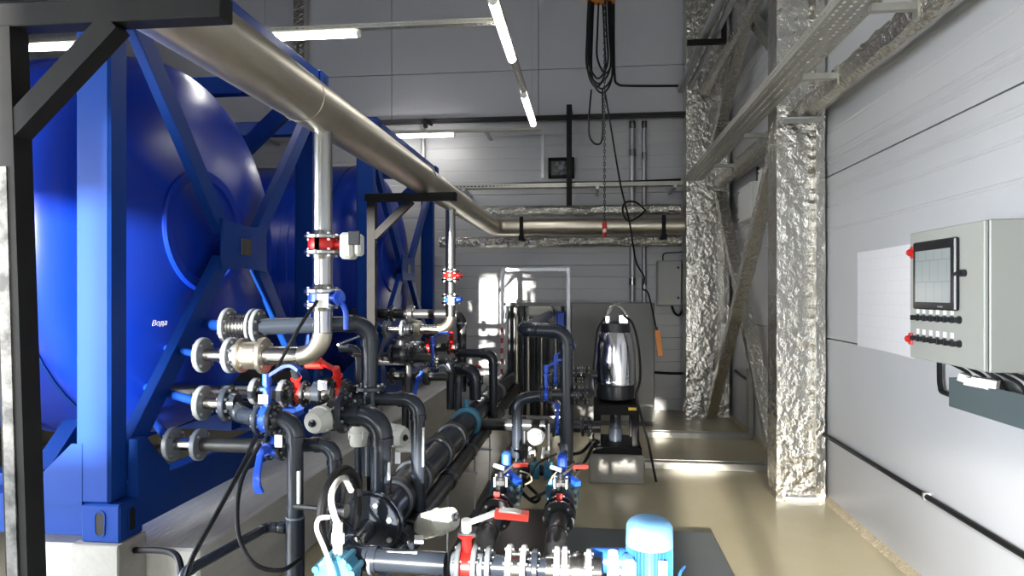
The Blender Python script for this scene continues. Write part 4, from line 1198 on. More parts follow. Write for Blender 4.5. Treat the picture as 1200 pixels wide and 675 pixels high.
# =================================================================== FOREGROUND LINE TO THE MOTOR PUMP
Y = YT2; z = zt2
rv = butterfly('red lever valve with white and red handle in the foreground line', (XU(548, Y), Y, z), AX, (0, -.15, 1), .085, .045, 'red_paint', 'white_plastic', (1, .0, .02), L=.24, fl='flange_grey', neck=.07, grip='red_grip', group='foreground pump line', nb=6)
MB().bbox(XU(538, Y), XU(560, Y), Y - .04, Y + .04, z + .125, z + .145, .004).build('notch_plate', 'cast_black', rv, False)
s1 = pipe_run('pvc_pipe', 'dark pipe with white flanges in the foreground pump line', [(XU(560, Y), Y, z), (XU(640, Y), Y, z)], .044, 'pvc', group='foreground pump line')
flange(s1, (XU(573, Y), Y, z), AX, .078, .02, 'flange_grey', 6)
for u in (597, 614):
    flange(s1, (XU(u, Y), Y, z), AX, .088, .02, 'gauge_white', 6)
MB().cyl((XU(597, Y), Y, z), (XU(614, Y), Y, z), .06).build('strainer_body', 'steel_bright', s1)
flange(s1, (XU(627, Y), Y, z), AX, .074, .024, 'pvc', 6)
s2 = thing('flanged_coupling', 'white flanged coupling next to the blue motor in the foreground', 'pipe joint', (XU(672, Y), Y, z - .09), 'foreground pump line')
for u, r in ((653, .088), (662, .088), (690, .082)):
    flange(s2, (XU(u, Y), Y, z), AX, r, .02, 'gauge_white', 6)
MB().lathe((XU(640, Y), Y, z), AX, [(0, .05), (.06, .055), (.10, .062), (.13, .07), (.16, .062), (.22, .05)], 20).build('body', 'steel_bright', s2)
for x in (XU(600, Y), XU(668, Y)):
    root = thing('pipe_pedestal', 'dark foot under the foreground pump line, ' + ('left one' if x < XU(640, Y) else 'right one'), 'support', (x, Y, 0), 'foreground feet')
    MB().cyl((x, Y, 0), (x, Y, z - .062), .025).cyl((x, Y, 0), (x, Y, .012), .07).build('leg', 'cast_black', root)
# blue motor on the pump
mx, my = XU(761, 2.85), 2.85
zt_m = ZV(608, mx, my)
pm = thing('motor_pump', 'bright blue electric motor standing upright on its pump in the foreground', 'pump', (mx, my, 0))
zb0 = zt_m - .34
MB().lathe((mx, my, zt_m), (0, 0, -1), [(0, .02), (0, .066), (.012, .085), (.03, .094), (.105, .096), (.105, .085)], 32).build('fan_cover', 'motor_light', pm)
body = MB().lathe((mx, my, zt_m - .10), (0, 0, -1), [(0, .078), (.22, .078), (.24, .085)], 32).build('motor_body', 'motor_blue', pm)
fm = MB()
for k in range(36):
    g = 2 * PI * k / 36
    a = V((math.cos(g), math.sin(g), 0))
    fm.beam(V((mx, my, zt_m - .108)) + a * .086, V((mx, my, zt_m - .31)) + a * .086, .003, .018, a)
fm.build('cooling_fins', 'motor_blue', body, False)
MB().bbox(mx - .115, mx - .06, my - .115, my - .03, zt_m - .27, zt_m - .13, .012).build('terminal_box', 'motor_light', pm)
MB().bbox(mx + .028, mx + .062, my - .094, my - .088, zt_m - .26, zt_m - .135, .002).build('nameplate', 'white_tag', pm, False)
MB().bbox(mx + .0, mx + .03, my - .099, my - .0935, zt_m - .09, zt_m - .055, .001).build('badge', 'white_tag', pm, False)
MB().lathe((mx, my, zb0), (0, 0, -1), [(0, .11), (.02, .11), (.03, .075), (.08, .06), (.10, .10), (.20, .10), (zb0 - .0, .10)][:6] + [(zb0, .12)], 28).build('pump_casing', 'motor_blue', pm)
MB().lathe((mx - .24, my, z), AX, [(0, .05), (.05, .05), (.20, .055)], 16).build('suction_neck', 'motor_blue', pm)
MB().cyl(V((mx - .15, my - .06, zt_m - .25)), V((mx - .15, my - .06, zt_m - .13)), .026, .022, 16).cyl(V((mx - .15, my - .06, zt_m - .13)), V((mx - .15, my - .06, zt_m - .115)), .02, n=16).cyl(V((mx - .15, my - .06, zt_m - .2)), V((mx - .08, my - .06, zt_m - .2)), .012, n=8).build('pressure_sensor', 'gauge_white', pm)
cable('motor_cable', 'thin dark cable sticking up behind the blue motor', [AT(795, 690, 2.7), AT(797, 672, 2.75), AT(802, 664, 2.8)], .006, 'motor_blue')

# floor plate
PXR = .84
tag(MB().bbox(-.28, PXR, 1.2, ZV and 4.79, .0, .012, .004).build('floor_plate', 'mat_grey', None, False), 'dark grey steel plate on the floor under the blue motor', 'floor plate')
tag(MB().bbox(-.60, -.285, 3.5, 5.15, .0, .014, .004).build('floor_plate', 'rust_plate', None, False), 'dark brown glossy plate on the floor between the red valves', 'floor plate')

# =================================================================== TWIN PIPES WITH RED VALVES AND GAUGES
XA, XB_, ZQ = -.52, -.165, .40
YV = 4.95
def twin(x, who):
    g = pipe_run('pvc_pipe', 'dark pipe coming towards the viewer with a red ringed flange, ' + who, [(x, YV - .02, ZQ), (x, 3.42, ZQ), (x + .02, 3.36, .02)], .048, 'pvc_worn', bend=.11, group='twin red ringed pipes')
    flange(g, (x, 3.80, ZQ), -AY, .092, .03, 'cast_black', 4, hub=.03)
    rg = MB().lathe((x, 3.86, ZQ), -AY, [(0, .080), (.022, .080)], 24).build('red_ring', 'red_paint', g)
    MB().prism([(x - .012, 3.845, ZQ + .075), (x + .012, 3.845, ZQ + .075), (x + .018, 3.845, ZQ + .115), (x - .018, 3.845, ZQ + .115)], (0, .02, 0)).build('red_lug', 'red_paint', g)
    flange(g, (x, 3.90, ZQ), AY, .092, .03, 'cast_black', 4)
    v = thing('ball_valve', 'black lever valve with blue clamp and red handle, ' + who, 'valve', (x, 4.1, ZQ - .1), 'black lever valves of the twin pipes')
    MB().lathe((x, 4.02, ZQ), AY, [(0, .06), (.03, .078), (.15, .078), (.18, .06)], 20).build('body', 'cast_black', v)
    MB().cyl((x, 4.05, ZQ + .06), (x, 4.05, ZQ + .15), .034, n=14).cyl((x, 4.05, ZQ + .11), (x, 4.05, ZQ + .135), .05, n=6).build('neck', 'cast_black', v)
    for k in range(4):
        a = PI / 4 + k * PI / 2
        MB().cyl((x + .05 * math.cos(a), 4.05 + .05 * math.sin(a), ZQ + .10), (x + .05 * math.cos(a), 4.05 + .05 * math.sin(a), ZQ + .155), .009, n=6).build('bolt', 'bolt_steel', v)
    lever(v, (x, 4.05, ZQ + .13), UP, (1, .1, .15), .15, 'cast_black', 'red_grip', w=.024)
    bl_ = thing('blue_clamp', 'blue bolted clamp standing over the dark pipe, ' + who, 'clamp', (x + .04, 4.3, ZQ - .12), 'blue pipe clamps')
    MB().lathe((x, 4.26, ZQ), AY, [(0, .06), (.02, .105), (.07, .105), (.09, .06)], 20).build('body', 'teal', bl_)
    MB().bbox(x - .028, x + .028, 4.27, 4.35, ZQ + .09, ZQ + .24, .012).build('hinge', 'lever_blue', bl_)
    MB().beam((x - .01, 4.28, ZQ + .13), (x + .10, 4.12, ZQ + .10), .04, .03).build('arm', 'lever_blue', bl_)
    MB().beam((x - .07, 4.24, ZQ + .17), (x + .0, 4.22, ZQ + .155), .022, .02).build('tag', 'white_tag', bl_)
    for k in range(4):
        MB().cyl((x + .085, 4.20, ZQ - .06 + .045 * k), (x + .085, 4.36, ZQ - .06 + .045 * k), .012, n=8).build('bolt', 'bolt_steel', bl_)
    return g
twin(XA, 'left one')
twin(XB_, 'right one')
# uprights
u1 = pipe_run('pvc_pipe', 'dark grey upright pipe left of the pressure gauge', [(XA, YV, ZQ - .05), (XA, YV, ZV(468, XA, YV)), (XU(640, YV), YV, ZV(462, XA, YV))], .038, 'pvc', group='upright pump pipes', bend=.085)
ring(u1, (XA, YV, ZV(530, XA, YV)), UP, .045, .07, 'pvc')
zt3 = ZV(388, XB_, YV)
XQ = XU(613, YV)
u2 = pipe_run('pvc_pipe', 'tall dark grey pipe arch in front of the silver pump', [(XU(664, YV), YV, ZQ - .05), (XU(664, YV), YV, zt3), (XQ, YV, zt3 + .01), (XQ, 8.3, zt3 + .01)], .048, 'pvc', group='upright pump pipes', bend=.10)
MB().cyl((XU(635, YV), YV, zt3 + .005), (XU(650, YV), YV, zt3 + .005), .054).build('socket', 'pvc', u2)
cr = pipe_run('pvc_pipe', 'dark cross pipe with two light blue saddles under the gauge', [(XA - .03, YV, ZQ - .04), (XU(664, YV) + .02, YV, ZQ - .04)], .040, 'pvc', group='upright pump pipes')
for u in (627, 643):
    x = XU(u, YV)
    sd = thing('pipe_saddle', 'light blue saddle clamp on the cross pipe, ' + ('under the gauge' if u == 627 else 'right of the gauge'), 'clamp', (x, YV, ZQ - .12), 'light blue saddles')
    MB().lathe((x - .035, YV, ZQ - .04), AX, [(0, .055), (.008, .066), (.062, .066), (.07, .055)], 18).build('body', 'teal', sd)
    for s in (-1, 1):
        MB().bbox(x - .03, x + .03, YV + s * .065 - .015, YV + s * .065 + .015, ZQ - .065, ZQ - .015, .004).build('lug', 'teal', sd, False)
    MB().cyl((x, YV - .0, ZQ + .02), (x, YV, ZQ + .11), .011, n=10).build('nipple', 'steel_bright', sd)
    MB().cyl((x - .05, YV, ZQ + .09), (x + .0, YV, ZQ + .09), .012, n=8).cyl((x - .045, YV - .01, ZQ + .05), (x - .035, YV - .01, ZQ + .13), .012, n=8).build('tap', 'gauge_white', sd)
    if u == 643:
        MB().cyl((x, YV, ZQ + .1), (x, YV, ZQ + .30), .008, n=8).build('riser', 'gauge_white', sd)
gx, gz = XU(628, 4.9), ZV(512, XU(628, 4.9), 4.9)
ga = thing('pressure_gauge', 'round white pressure gauge facing the viewer above the cross pipe', 'gauge', (gx, YV, ZQ + .1))
MB().lathe((gx, 4.90, gz), -AY, [(-.03, .06), (-.02, .067), (.008, .067), (.010, .062), (.006, .060)], 32).build('case', 'steel_bright', ga)
dl = MB().lathe((gx, 4.894, gz), -AY, [(0, .0595), (.001, .0595)], 32).build('dial', 'gauge_white', ga)
MB().beam((gx - .022, 4.8915, gz - .022), (gx + .028, 4.8915, gz + .026), .005, .001, (0, 1, 0)).build('needle', 'cast_black', dl, False)
tk = MB()
for k in range(11):
    a = math.radians(225 - 27 * k)
    d = V((math.cos(a), 0, math.sin(a)))
    tk.beam(V((gx, 4.8925, gz)) + d * .044, V((gx, 4.8925, gz)) + d * .053, .003, .0008, (0, 1, 0))
tk.build('scale_marks', 'cast_black', dl, False)
MB().cyl((gx, 4.91, gz - .06), (gx, YV - .005, ZQ + .1), .009, n=8).build('stem', 'steel_bright', ga)
# valves towards the pump
def pv(label, u, v, y, ld, L=.14, R=.062, up=UP):
    return butterfly(label, AT(u, v, y), AX, up, R, .036, 'lever_blue', 'lever_blue', ld, L=L, fl='cast_black', neck=.11, group='blue lever valves at the silver pump', nb=6)
pv('blue lever valve on the upper pump pipe, handle to the right', 640, 462, YV, (1, -.15, .02), .17)
pv('blue lever valve behind the tall pipe arch', 651, 446, 5.5, (1, -.1, .3), .17)
pv('blue lever valve on the lower pump pipe, handle to the left', 653, 503, 5.55, (-1, -.15, .05), .2)
zs = ZV(498, -.6, 5.85)
sc = pipe_run('pvc_pipe', 'dark suction pipe crossing from the thick collector to the silver pump', [(XC1 + .02, 5.85, zs), (.10, 5.85, zs)], .052, 'pvc_worn', group='upright pump pipes')
for u in (652, 683, 690):
    flange(sc, (XU(u, 5.85), 5.85, zs), AX, .085, .022, 'cast_black', 8)
MB().cyl((-.55, 5.85, 0), (-.55, 5.85, zs - .04), .02).build('stand', 'cast_black', sc)
tq2 = V((XC1, 5.82, ZC1))
sd = thing('pipe_saddle', 'light blue saddle clamp where the suction pipe leaves the thick collector', 'clamp', tq2 + V((0, 0, -.12)), 'light blue saddles')
MB().lathe(tq2 - AY * .16, AY, [(0, .105), (.01, .128), (.09, .128), (.10, .105)], 24).build('body', 'teal', sd)
MB().cyl(tq2 + V((0, -.11, .11)), tq2 + V((0, -.11, .20)), .022, n=10).build('nipple', 'teal', sd)
dp = pipe_run('pvc_pipe', 'dark discharge pipe from the blue lever valves to the silver pump', [(XU(645, YV), YV, ZV(462, -.3, YV)), (XU(690, YV) , YV, ZV(462, -.3, YV)), (XU(690, YV), 5.8, ZV(462, -.3, YV))], .040, 'pvc_worn', group='upright pump pipes')
for u in (676, 686):
    flange(dp, (XU(u, YV), YV, ZV(462, -.3, YV)), AX, .075, .02, 'cast_black', 8)
d3 = pipe_run('pvc_pipe', 'upper dark pipe with steel flanges entering the silver pump', [AT(645, 438, 5.85), AT(700, 440, 5.85)], .040, 'pvc_worn', group='upright pump pipes')
for u in (675, 688):
    flange(d3, AT(u, 439, 5.85), AX, .075, .022, 'cast_black', 8)
flange(d3, AT(681, 439, 5.85), AX, .080, .014, 'steel_bright', 8)
for (u, v, y, lab) in ((636, 424, 5.9, 'small blue lever behind the tall pipe arch'), ):
    pass

# =================================================================== SILVER PUMP ON ITS STAND
PXc = XU(722, 6.1); PY = 6.28
tag(MB().bbox(XU(690, 5.95), XU(755, 5.95), 5.95, 6.62, 0, ZV(534, .25, 5.95), .01).build('pump_plinth', 'concrete', None, False), 'square concrete plinth under the silver pump', 'plinth')
zp0 = ZV(534, .25, 5.95)
stn = thing('pump_table', 'black steel table frame on the concrete plinth carrying the silver pump', 'stand', (PXc, PY, zp0))
zt4 = ZV(475, .25, 6.03)
x0, x1 = XU(696, 6.05), XU(749, 6.05)
y0, y1 = 6.05, 6.52
MB().bbox(x0 - .01, x1 + .02, y0 - .05, y1 + .03, zp0, zp0 + .06, .004).build('base_plate', 'black_paint', stn, False)
MB().bbox(x0, x1, y0, y1, zt4 - .09, zt4, .004).build('top_plate', 'black_paint', stn, False)
for (x, y) in ((x0 + .03, y0 + .03), (x1 - .03, y0 + .03), (x0 + .03, y1 - .03), (x1 - .03, y1 - .03)):
    MB().bbox(x - .03, x + .03, y - .03, y + .03, zp0 + .06, zt4 - .09, .003).build('leg', 'black_paint', stn, False)
MB().bbox(x0 + .30, x0 + .37, y0 - .002, y0, zt4 - .045, zt4 - .02, .0008).build('sticker', 'yellow', stn, False)
pu = thing('submersible_pump', 'polished stainless steel pump motor standing on the black frame', 'pump', (PXc, PY, zt4))
xc = (x0 + x1) / 2 + .0
MB().lathe((xc, PY, zp0 + .06), UP, [(0, .06), (.12, .06), (.125, .05), (zt4 - zp0 - .15, .05)], 20).build('suction_bend', 'pvc', stn)
zc0 = zt4
def PZ(v): return ZV(v, xc, PY)
MB().lathe((xc, PY, zc0), UP, [(0, .10), (.03, .17), (.10, .175), (PZ(450) - zc0, .165), (PZ(447) - zc0, .14)], 32).build('volute', 'cast_black', pu)
MB().lathe((xc, PY, PZ(449)), UP, [(0, .19), (.02, .192), (.035, .19), (.036, .175)], 36).build('base_ring', 'stainless', pu)
sh = MB().lathe((xc, PY, PZ(445)), UP, [(0, .184), (PZ(425) - PZ(445), .182), (PZ(405) - PZ(445), .170), (PZ(391) - PZ(445), .150), (PZ(389) - PZ(445), .142)], 40).build('motor_shell', 'stainless', pu)
MB().lathe((xc, PY, PZ(390)), UP, [(0, .135), (PZ(379) - PZ(390), .13), (PZ(376) - PZ(390), .11)], 32).build('cap', 'cast_black', pu)
MB().bbox(xc + .02, xc + .11, PY - .12, PY - .04, PZ(379), PZ(368), .01).build('terminal_head', 'stainless', pu)
MB().bbox(xc - .10, xc - .05, PY - .10, PY - .05, PZ(379), PZ(369), .01).build('lug', 'stainless', pu)
for k in range(3):
    MB().sweep(catmull([(xc - .09 + .012 * k, PY - .08 + .02 * k, PZ(372)), (xc - .06 + .015 * k, PY - .07 + .02 * k, PZ(361 - k)), (xc + .005 + .012 * k, PY - .06 + .02 * k, PZ(357.5 - k)), (xc + .07, PY - .06 + .02 * k, PZ(364)), (xc + .10, PY - .06 + .02 * k, PZ(374))], 6), .011, 8).build('lifting_bail', 'steel_bright', pu)
cable('pump_cable', 'black power cable hanging down the right side of the silver pump', [(xc + .07, PY - .13, PZ(369)), (xc + .15, PY - .16, PZ(380)), (xc + .20, PY - .17, PZ(410)), (xc + .205, PY - .22, PZ(440)), (xc + .17, PY - .24, PZ(458)), (xc + .20, PY - .27, PZ(476)), (xc + .26, PY - .32, PZ(505)), (xc + .30, PY - .3, PZ(530)), (xc + .34, PY - .25, .01)], .011, 'black_rubber', group='pump cables')
cable('pump_cable', 'black cable hanging down the left side of the silver pump', [(xc - .10, PY - .1, PZ(372)), (xc - .16, PY - .1, PZ(385)), (xc - .185, PY - .10, PZ(410)), (xc - .20, PY - .10, PZ(435)), (xc - .19, PY - .15, PZ(452))], .008, 'black_rubber', group='pump cables')
for k in range(2):
    cable('control_cable', 'beige cable hanging from the pump frame, ' + ('upper one' if k == 0 else 'lower one'), [AT(697, 517 + 9 * k, 5.98), AT(690, 523 + 9 * k, 5.9), AT(683, 540 + 5 * k, 5.7), AT(676, 556, 5.3)], .006, 'cable_beige', group='beige cables')
for k, (a, b) in enumerate((((672, 532, 5.6), (692, 519, 5.95)), ((676, 550, 5.3), (694, 524, 5.95)), ((655, 520, 5.2), (672, 542, 5.3)))):
    p, q = AT(*a), AT(*b)
    cable('black_hose', 'black hose between the tall pipe and the pump frame, ' + ('upper', 'lower', 'left')[k], [p, (p + q) / 2 + V((0, 0, -.03)), q], .014, 'black_rubber', group='black hoses')
cable('black_hose', 'black cable loop on the floor between the red valves', [AT(597, 553, 4.3), AT(610, 575, 4.5), AT(625, 588, 4.75), AT(632, 583, 4.75), AT(620, 570, 4.6), AT(616, 562, 4.5)], .012, 'black_rubber', group='black hoses')
cable('black_hose', 'black cable running from the loop to the right red valve', [AT(622, 585, 4.7), AT(637, 578, 4.6), AT(650, 570, 4.4)], .011, 'black_rubber', group='black hoses')
cable('black_hose', 'thin black cable from the gauge down to the left red valve', [AT(652, 532, 4.9), AT(632, 542, 4.7), AT(622, 558, 4.5), AT(612, 572, 4.4)], .008, 'black_rubber', group='black hoses')
cable('control_cable', 'beige cable curling at the right red valve', [AT(672, 545, 4.6), AT(657, 550, 4.3), AT(648, 558, 4.2), AT(644, 567, 4.15)], .005, 'cable_beige', group='beige cables')
cable('control_cable', 'beige cable curling at the left red valve', [AT(610, 552, 4.2), AT(620, 556, 4.1), AT(623, 563, 4.05), AT(615, 568, 4.0)], .005, 'cable_beige', group='beige cables')

# =================================================================== BACK BAY
YCB = 8.55
cx0, cx1 = XU(669, YCB), XU(767, YCB)
zc1 = ZV(355, .3, YCB)
cb = thing('equipment_cabinet', 'large olive grey steel cabinet behind the silver pump', 'cabinet', ((cx0 + cx1) / 2, YCB + .2, 0))
MB().bbox(cx0, cx1, YCB, YCB + .42, .06, zc1, .006).build('body', 'cabinet_olive', cb, False)
MB().box(cx0 + .02, cx1 - .02, YCB + .03, YCB + .40, 0, .06).build('plinth', 'cast_black', cb, False)
MB().box(cx0 + .01, cx0 + .016, YCB - .004, YCB, .08, zc1 - .02).build('door_gap', 'cast_black', cb, False)
bx0, bx1 = XU(587, YCB), XU(668, YCB)
zt5 = ZV(314, -.7, YCB)
fr = thing('pipe_rack', 'dark open metal rack with upright steel tubes left of the olive cabinet', 'rack', ((bx0 + bx1) / 2, YCB + .2, 0))
for x in (bx0, bx1 - .04):
    MB().box(x, x + .04, YCB, YCB + .04, 0, zt5).build('post', 'galvanised', fr, False)
    MB().box(x, x + .04, YCB + .38, YCB + .42, 0, zc1).build('post', 'galvanised', fr, False)
MB().box(bx0 + .04, bx1 - .04, YCB, YCB + .04, zt5 - .04, zt5).build('top_bar', 'galvanised', fr, False)
MB().box(bx0 + .04, bx1 - .04, YCB, YCB + .04, zc1 - .04, zc1).build('cross_bar', 'cabinet_olive', fr, False)
MB().box(bx0 + .04, bx1 - .04, YCB + .03, YCB + .055, .06, .10).build('cross_bar', 'galvanised', fr, False)
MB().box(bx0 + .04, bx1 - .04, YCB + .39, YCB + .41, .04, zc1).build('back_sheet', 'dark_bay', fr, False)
for i, (u, r) in enumerate(((597, .020), (605, .026), (612, .020), (619, .022), (626, .018), (634, .020), (640, .014), (651, .016), (659, .02))):
    x = XU(u, YCB + .2)
    m = MB().cyl((x, YCB + .2 + .06 * (i % 3), .02), (x, YCB + .2 + .06 * (i % 3), zc1 - .05 - .12 * (i % 2)), r, n=12)
    m.build('tube', 'steel_pipe' if i % 2 else 'cast_black', fr)
MB().box(bx0 - .004, bx0 + .03, YCB - .004, YCB - .001, .35, ZV(380, bx0, YCB)).build('hazard_tape', 'hazard_tape', fr, False)
MB().bbox(bx1 - .18, bx1 - .06, YCB + .1, YCB + .2, ZV(385, -.3, YCB), ZV(366, -.3, YCB), .02).build('blue_head', 'lever_blue', fr)
MB().bbox(XU(618, YCB + .2), XU(648, YCB + .2), YCB + .12, YCB + .2, ZV(372, -.5, YCB), ZV(359, -.5, YCB), .03).build('white_tank', 'white_plastic', fr)

# =================================================================== BACK WALL FITTINGS
wx0, wx1 = XU(769, YB), XU(797, YB)
bz0, bz1 = ZV(358, .9, YB), ZV(306, .9, YB)
wbx = thing('wall_box', 'light grey electrical box on the back wall above the olive cabinet', 'electrical box', ((wx0 + wx1) / 2, YB - .1, bz0))
MB().bbox(wx0, wx1, YB - .16, YB, bz0, bz1, .008).build('body', 'box_grey', wbx, False)
MB().bbox(wx0 + .008, wx1 - .008, YB - .178, YB - .16, bz0 + .01, bz1 - .01, .006).build('door', 'box_grey', wbx, False)
for z in (bz0 + .11, bz1 - .10):
    MB().cyl((wx1 - .05, YB - .178, z), (wx1 - .05, YB - .195, z), .018, n=12).build('lock', 'cast_black', wbx)
MB().prism([((wx0 + wx1) / 2 - .02, YB - .179, bz0 + .05), ((wx0 + wx1) / 2 + .02, YB - .179, bz0 + .05), ((wx0 + wx1) / 2, YB - .179, bz0 + .085)], (0, -.001, 0)).build('warning_sign', 'yellow', wbx, False)
cable('box_cable', 'thick black cable looping under the grey wall box', [((wx0 + wx1) / 2 + .04, YB - .08, bz0), ((wx0 + wx1) / 2 + .08, YB - .08, bz0 - .10), (wx1 - .02, YB - .08, bz0 - .13), (wx1 + .03, YB - .08, bz0 - .05), (wx1 + .05, YB - .05, bz0 + .06)], .018, 'black_rubber')
cable('box_cable', 'thin black cable arching over the grey wall box', [((wx0 + wx1) / 2 - .08, YB - .08, bz1), ((wx0 + wx1) / 2 - .06, YB - .06, bz1 + .10), (wx1 - .02, YB - .05, bz1 + .12), (wx1 + .06, YB - .03, bz1 + .14)], .008, 'black_rubber')
# conduits standing on the back wall
for (u, r, lab) in ((741, .042, 'thicker left one'), (755, .032, 'thinner right one')):
    x = XU(u, YB - .06)
    c = thing('wall_conduit', 'grey conduit standing on the back wall, ' + lab, 'pipe', (x, YB - .05, 1.2), 'back wall conduits')
    MB().cyl((x, YB - .05, .02), (x, YB - .05, 4.05), r, n=14).build('pipe', 'galvanised', c)
    for z in (ZV(180 if u == 741 else 184, x, YB), ZV(330, x, YB), 4.0):
        MB().cyl((x, YB - .05, z - .05), (x, YB - .05, z + .05), r * 1.15, n=14).build('clamp', 'steel_bright', c)
# black fan box
fx0, fx1, fz0, fz1 = XU(643, YB), XU(673, YB), ZV(209, -.2, YB), ZV(186, -.2, YB)
fan = thing('wall_fan', 'black square fan box on the back wall behind the hanger post', 'fan', ((fx0 + fx1) / 2, YB - .1, fz0))
MB().box(fx0, fx0 + .03, YB - .12, YB, fz0, fz1).box(fx1 - .03, fx1, YB - .12, YB, fz0, fz1).box(fx0, fx1, YB - .12, YB, fz0, fz0 + .03).box(fx0, fx1, YB - .12, YB, fz1 - .03, fz1).build('frame', 'black_paint', fan, False)
MB().box(fx0 + .03, fx1 - .03, YB - .04, YB - .02, fz0 + .03, fz1 - .03).build('back', 'cast_black', fan, False)
fc = V(((fx0 + fx1) / 2, YB - .08, (fz0 + fz1) / 2))
MB().cyl(fc + V((0, .03, 0)), fc - V((0, .03, 0)), .04, n=12).build('hub', 'flange_grey', fan)
for k in range(5):
    a = 2 * PI * k / 5
    d = V((math.cos(a), 0, math.sin(a))); s = V((-math.sin(a), .5, math.cos(a)))
    MB().prism([fc + d * .04 - s * .02, fc + d * .10 - s * .035, fc + d * .10 + s * .035, fc + d * .04 + s * .02], (0, .004, 0)).build('blade', 'galvanised', fan, False)
# small trim post left of the fan
x = XU(636, YB)
tag(MB().box(x - .02, x + .02, YB - .03, YB, ZV(209, x, YB), ZV(158, x, YB)).build('wall_strip', 'galvanised', None, False), 'short grey metal strip on the back wall left of the fan', 'strip')
# cable clipped along the upper back wall
q = lambda u, v: V((XU(u, YU_), YU_ - .02, ZV(v, XU(u, YU_), YU_)))
cable('wall_cable', 'black cable clipped to the upper back wall running right from the hoist', [q(719, -14), q(719, 40), q(720, 88), q(724, 99), q(740, 101), q(802, 101)], .016, 'black_rubber')
cable('wall_cable', 'thin black cable along the back wall behind the olive cabinet', [V((XU(765, YB), YB - .02, ZV(436, .9, YB))), V((XU(785, YB), YB - .02, ZV(437, .9, YB))), V((XU(800, YB), YB - .02, ZV(437, .9, YB)))], .018, 'black_rubber')
# small bracket and stub left (above the far tank)
x = XU(499, YU_)
tag(MB().box(x - .02, x + .03, YU_ - .08, YU_, 4.00, 4.12).beam((x, YU_ - .04, 4.10), (x + .12, YU_ - .12, 4.02), .03, .05).build('lamp_bracket', 'black_paint', None, False), 'small black bracket on the back wall above the far tank', 'bracket')
tag(MB().cyl((XU(497, YB), YB - .04, 2.9), (XU(497, YB), YB - .04, 4.05), .03, n=10).build('wall_conduit', 'galvanised'), 'short grey conduit behind the far tank', 'pipe')

# =================================================================== HOIST CHAIN, CABLES AND PENDANTS
YH = 7.6
hx_ = XU(704, YH)
ho = thing('chain_hoist', 'orange chain hoist with dark cable loops hanging above the aisle', 'hoist', (hx_, YH, 3.9))
MB().bbox(hx_ - .16, hx_ + .16, YH - .1, YH + .12, ZV(2, hx_, YH), ZV(-22, hx_, YH), .03).build('body', 'orange', ho)
MB().box(hx_ - .05, hx_ + .05, YH - .03, YH + .03, ZV(-22, hx_, YH), ZC - .16).build('hanger', 'cast_black', ho, False)
tag(MB().box(hx_ - .06, hx_ + .06, 4.0, YU_, ZC - .16, ZC).build('crane_beam', 'galvanised', None, False), 'steel crane beam under the ceiling carrying the hoist', 'beam')
loops = [(690, 712, 92), (688, 715, 98), (692, 718, 104), (694, 717, 109), (700, 719, 86), (689, 709, 102)]
for i, (a, b, v) in enumerate(loops):
    yy = YH - .06 + .025 * i
    MB().sweep(catmull([AT(a + 2, -8, yy), AT(a, 40, yy), AT(a, v - 18, yy), AT((a + b) / 2, v, yy), AT(b, v - 18, yy), AT(b - 1, 40, yy), AT(b - 3, -8, yy)], 8), .011, 8).build('cable_loop', 'black_rubber', ho)
# load chain as alternating links
cu_, ct = 708, -4
ch = thing('load_chain', 'thin dark load chain hanging from the hoist to the red pendant', 'chain', AT(708, 262, YH))
zt_, zb2 = ZV(0, XU(708, YH), YH), ZV(263, XU(708, YH), YH)
xch = XU(708, YH)
m = MB(); nl = int((zt_ - zb2) / .034)
for k in range(nl):
    zc_ = zt_ - (k + .5) * (zt_ - zb2) / nl
    ax1 = V((1, 0, 0)) if k % 2 else V((0, 1, 0))
    m.sweep([V((xch, YH - .16, zc_)) + ax1 * (.011 * math.cos(g)) + V((0, 0, .022 * math.sin(g))) for g in [2 * PI * j / 8 for j in range(8)]], .0045, 5, closed=True)
m.build('links', 'cast_black', ch, kind='stuff')
pe = thing('hoist_pendant', 'small red and white pendant at the end of the chain', 'pendant', (xch, YH - .16, ZV(279, xch, YH)))
zz = lambda v: ZV(v, xch, YH)
MB().cyl((xch, YH - .16, zz(270)), (xch, YH - .16, zz(262)), .026, n=12).build('top', 'red_paint', pe)
MB().cyl((xch, YH - .16, zz(274)), (xch, YH - .16, zz(270)), .020, n=12).build('band', 'gauge_white', pe)
MB().lathe((xch, YH - .16, zz(274)), (0, 0, -1), [(0, .026), (.02, .026), (.05, .01)], 12).build('bottom', 'red_paint', pe)
cable('hoist_cable', 'loose dark cable loop beside the hoist chain', [AT(693, 105, YH), AT(690, 140, YH), AT(691, 160, YH), AT(699, 169, YH), AT(706, 160, YH), AT(706, 105, YH)], .010, 'black_rubber', group='hoist cables')
cable('hoist_cable', 'long dark cable slanting from the hoist down to the yellow pendant', [AT(709, 108, YH), AT(716, 150, YH), AT(727, 215, YH), AT(738, 262, YH), AT(745, 305, YH + .3), AT(755, 325, YH + .5), AT(753, 338, YH + .55), AT(760, 345, YH + .6), AT(769, 385, YH + .75)], .010, 'black_rubber', group='hoist cables')
cable('hoist_cable', 'dark cable ring curled in front of the foil pipe', [AT(757, 247, 8.7), AT(745, 237, 8.7), AT(732, 238, 8.7), AT(730, 250, 8.7), AT(737, 259, 8.7), AT(748, 254, 8.7), AT(757, 246, 8.75)], .012, 'black_rubber', group='hoist cables')
op = thing('yellow_pendant', 'orange yellow pendant control hanging in front of the olive cabinet', 'pendant', AT(773, 418, YH + .75))
MB().beam(AT(770, 387, YH + .75), AT(774, 417, YH + .75), .06, .05).build('body', 'orange', op, False)
MB().cyl(AT(769, 383, YH + .75), AT(770, 388, YH + .75), .018, n=10).build('gland', 'cast_black', op)

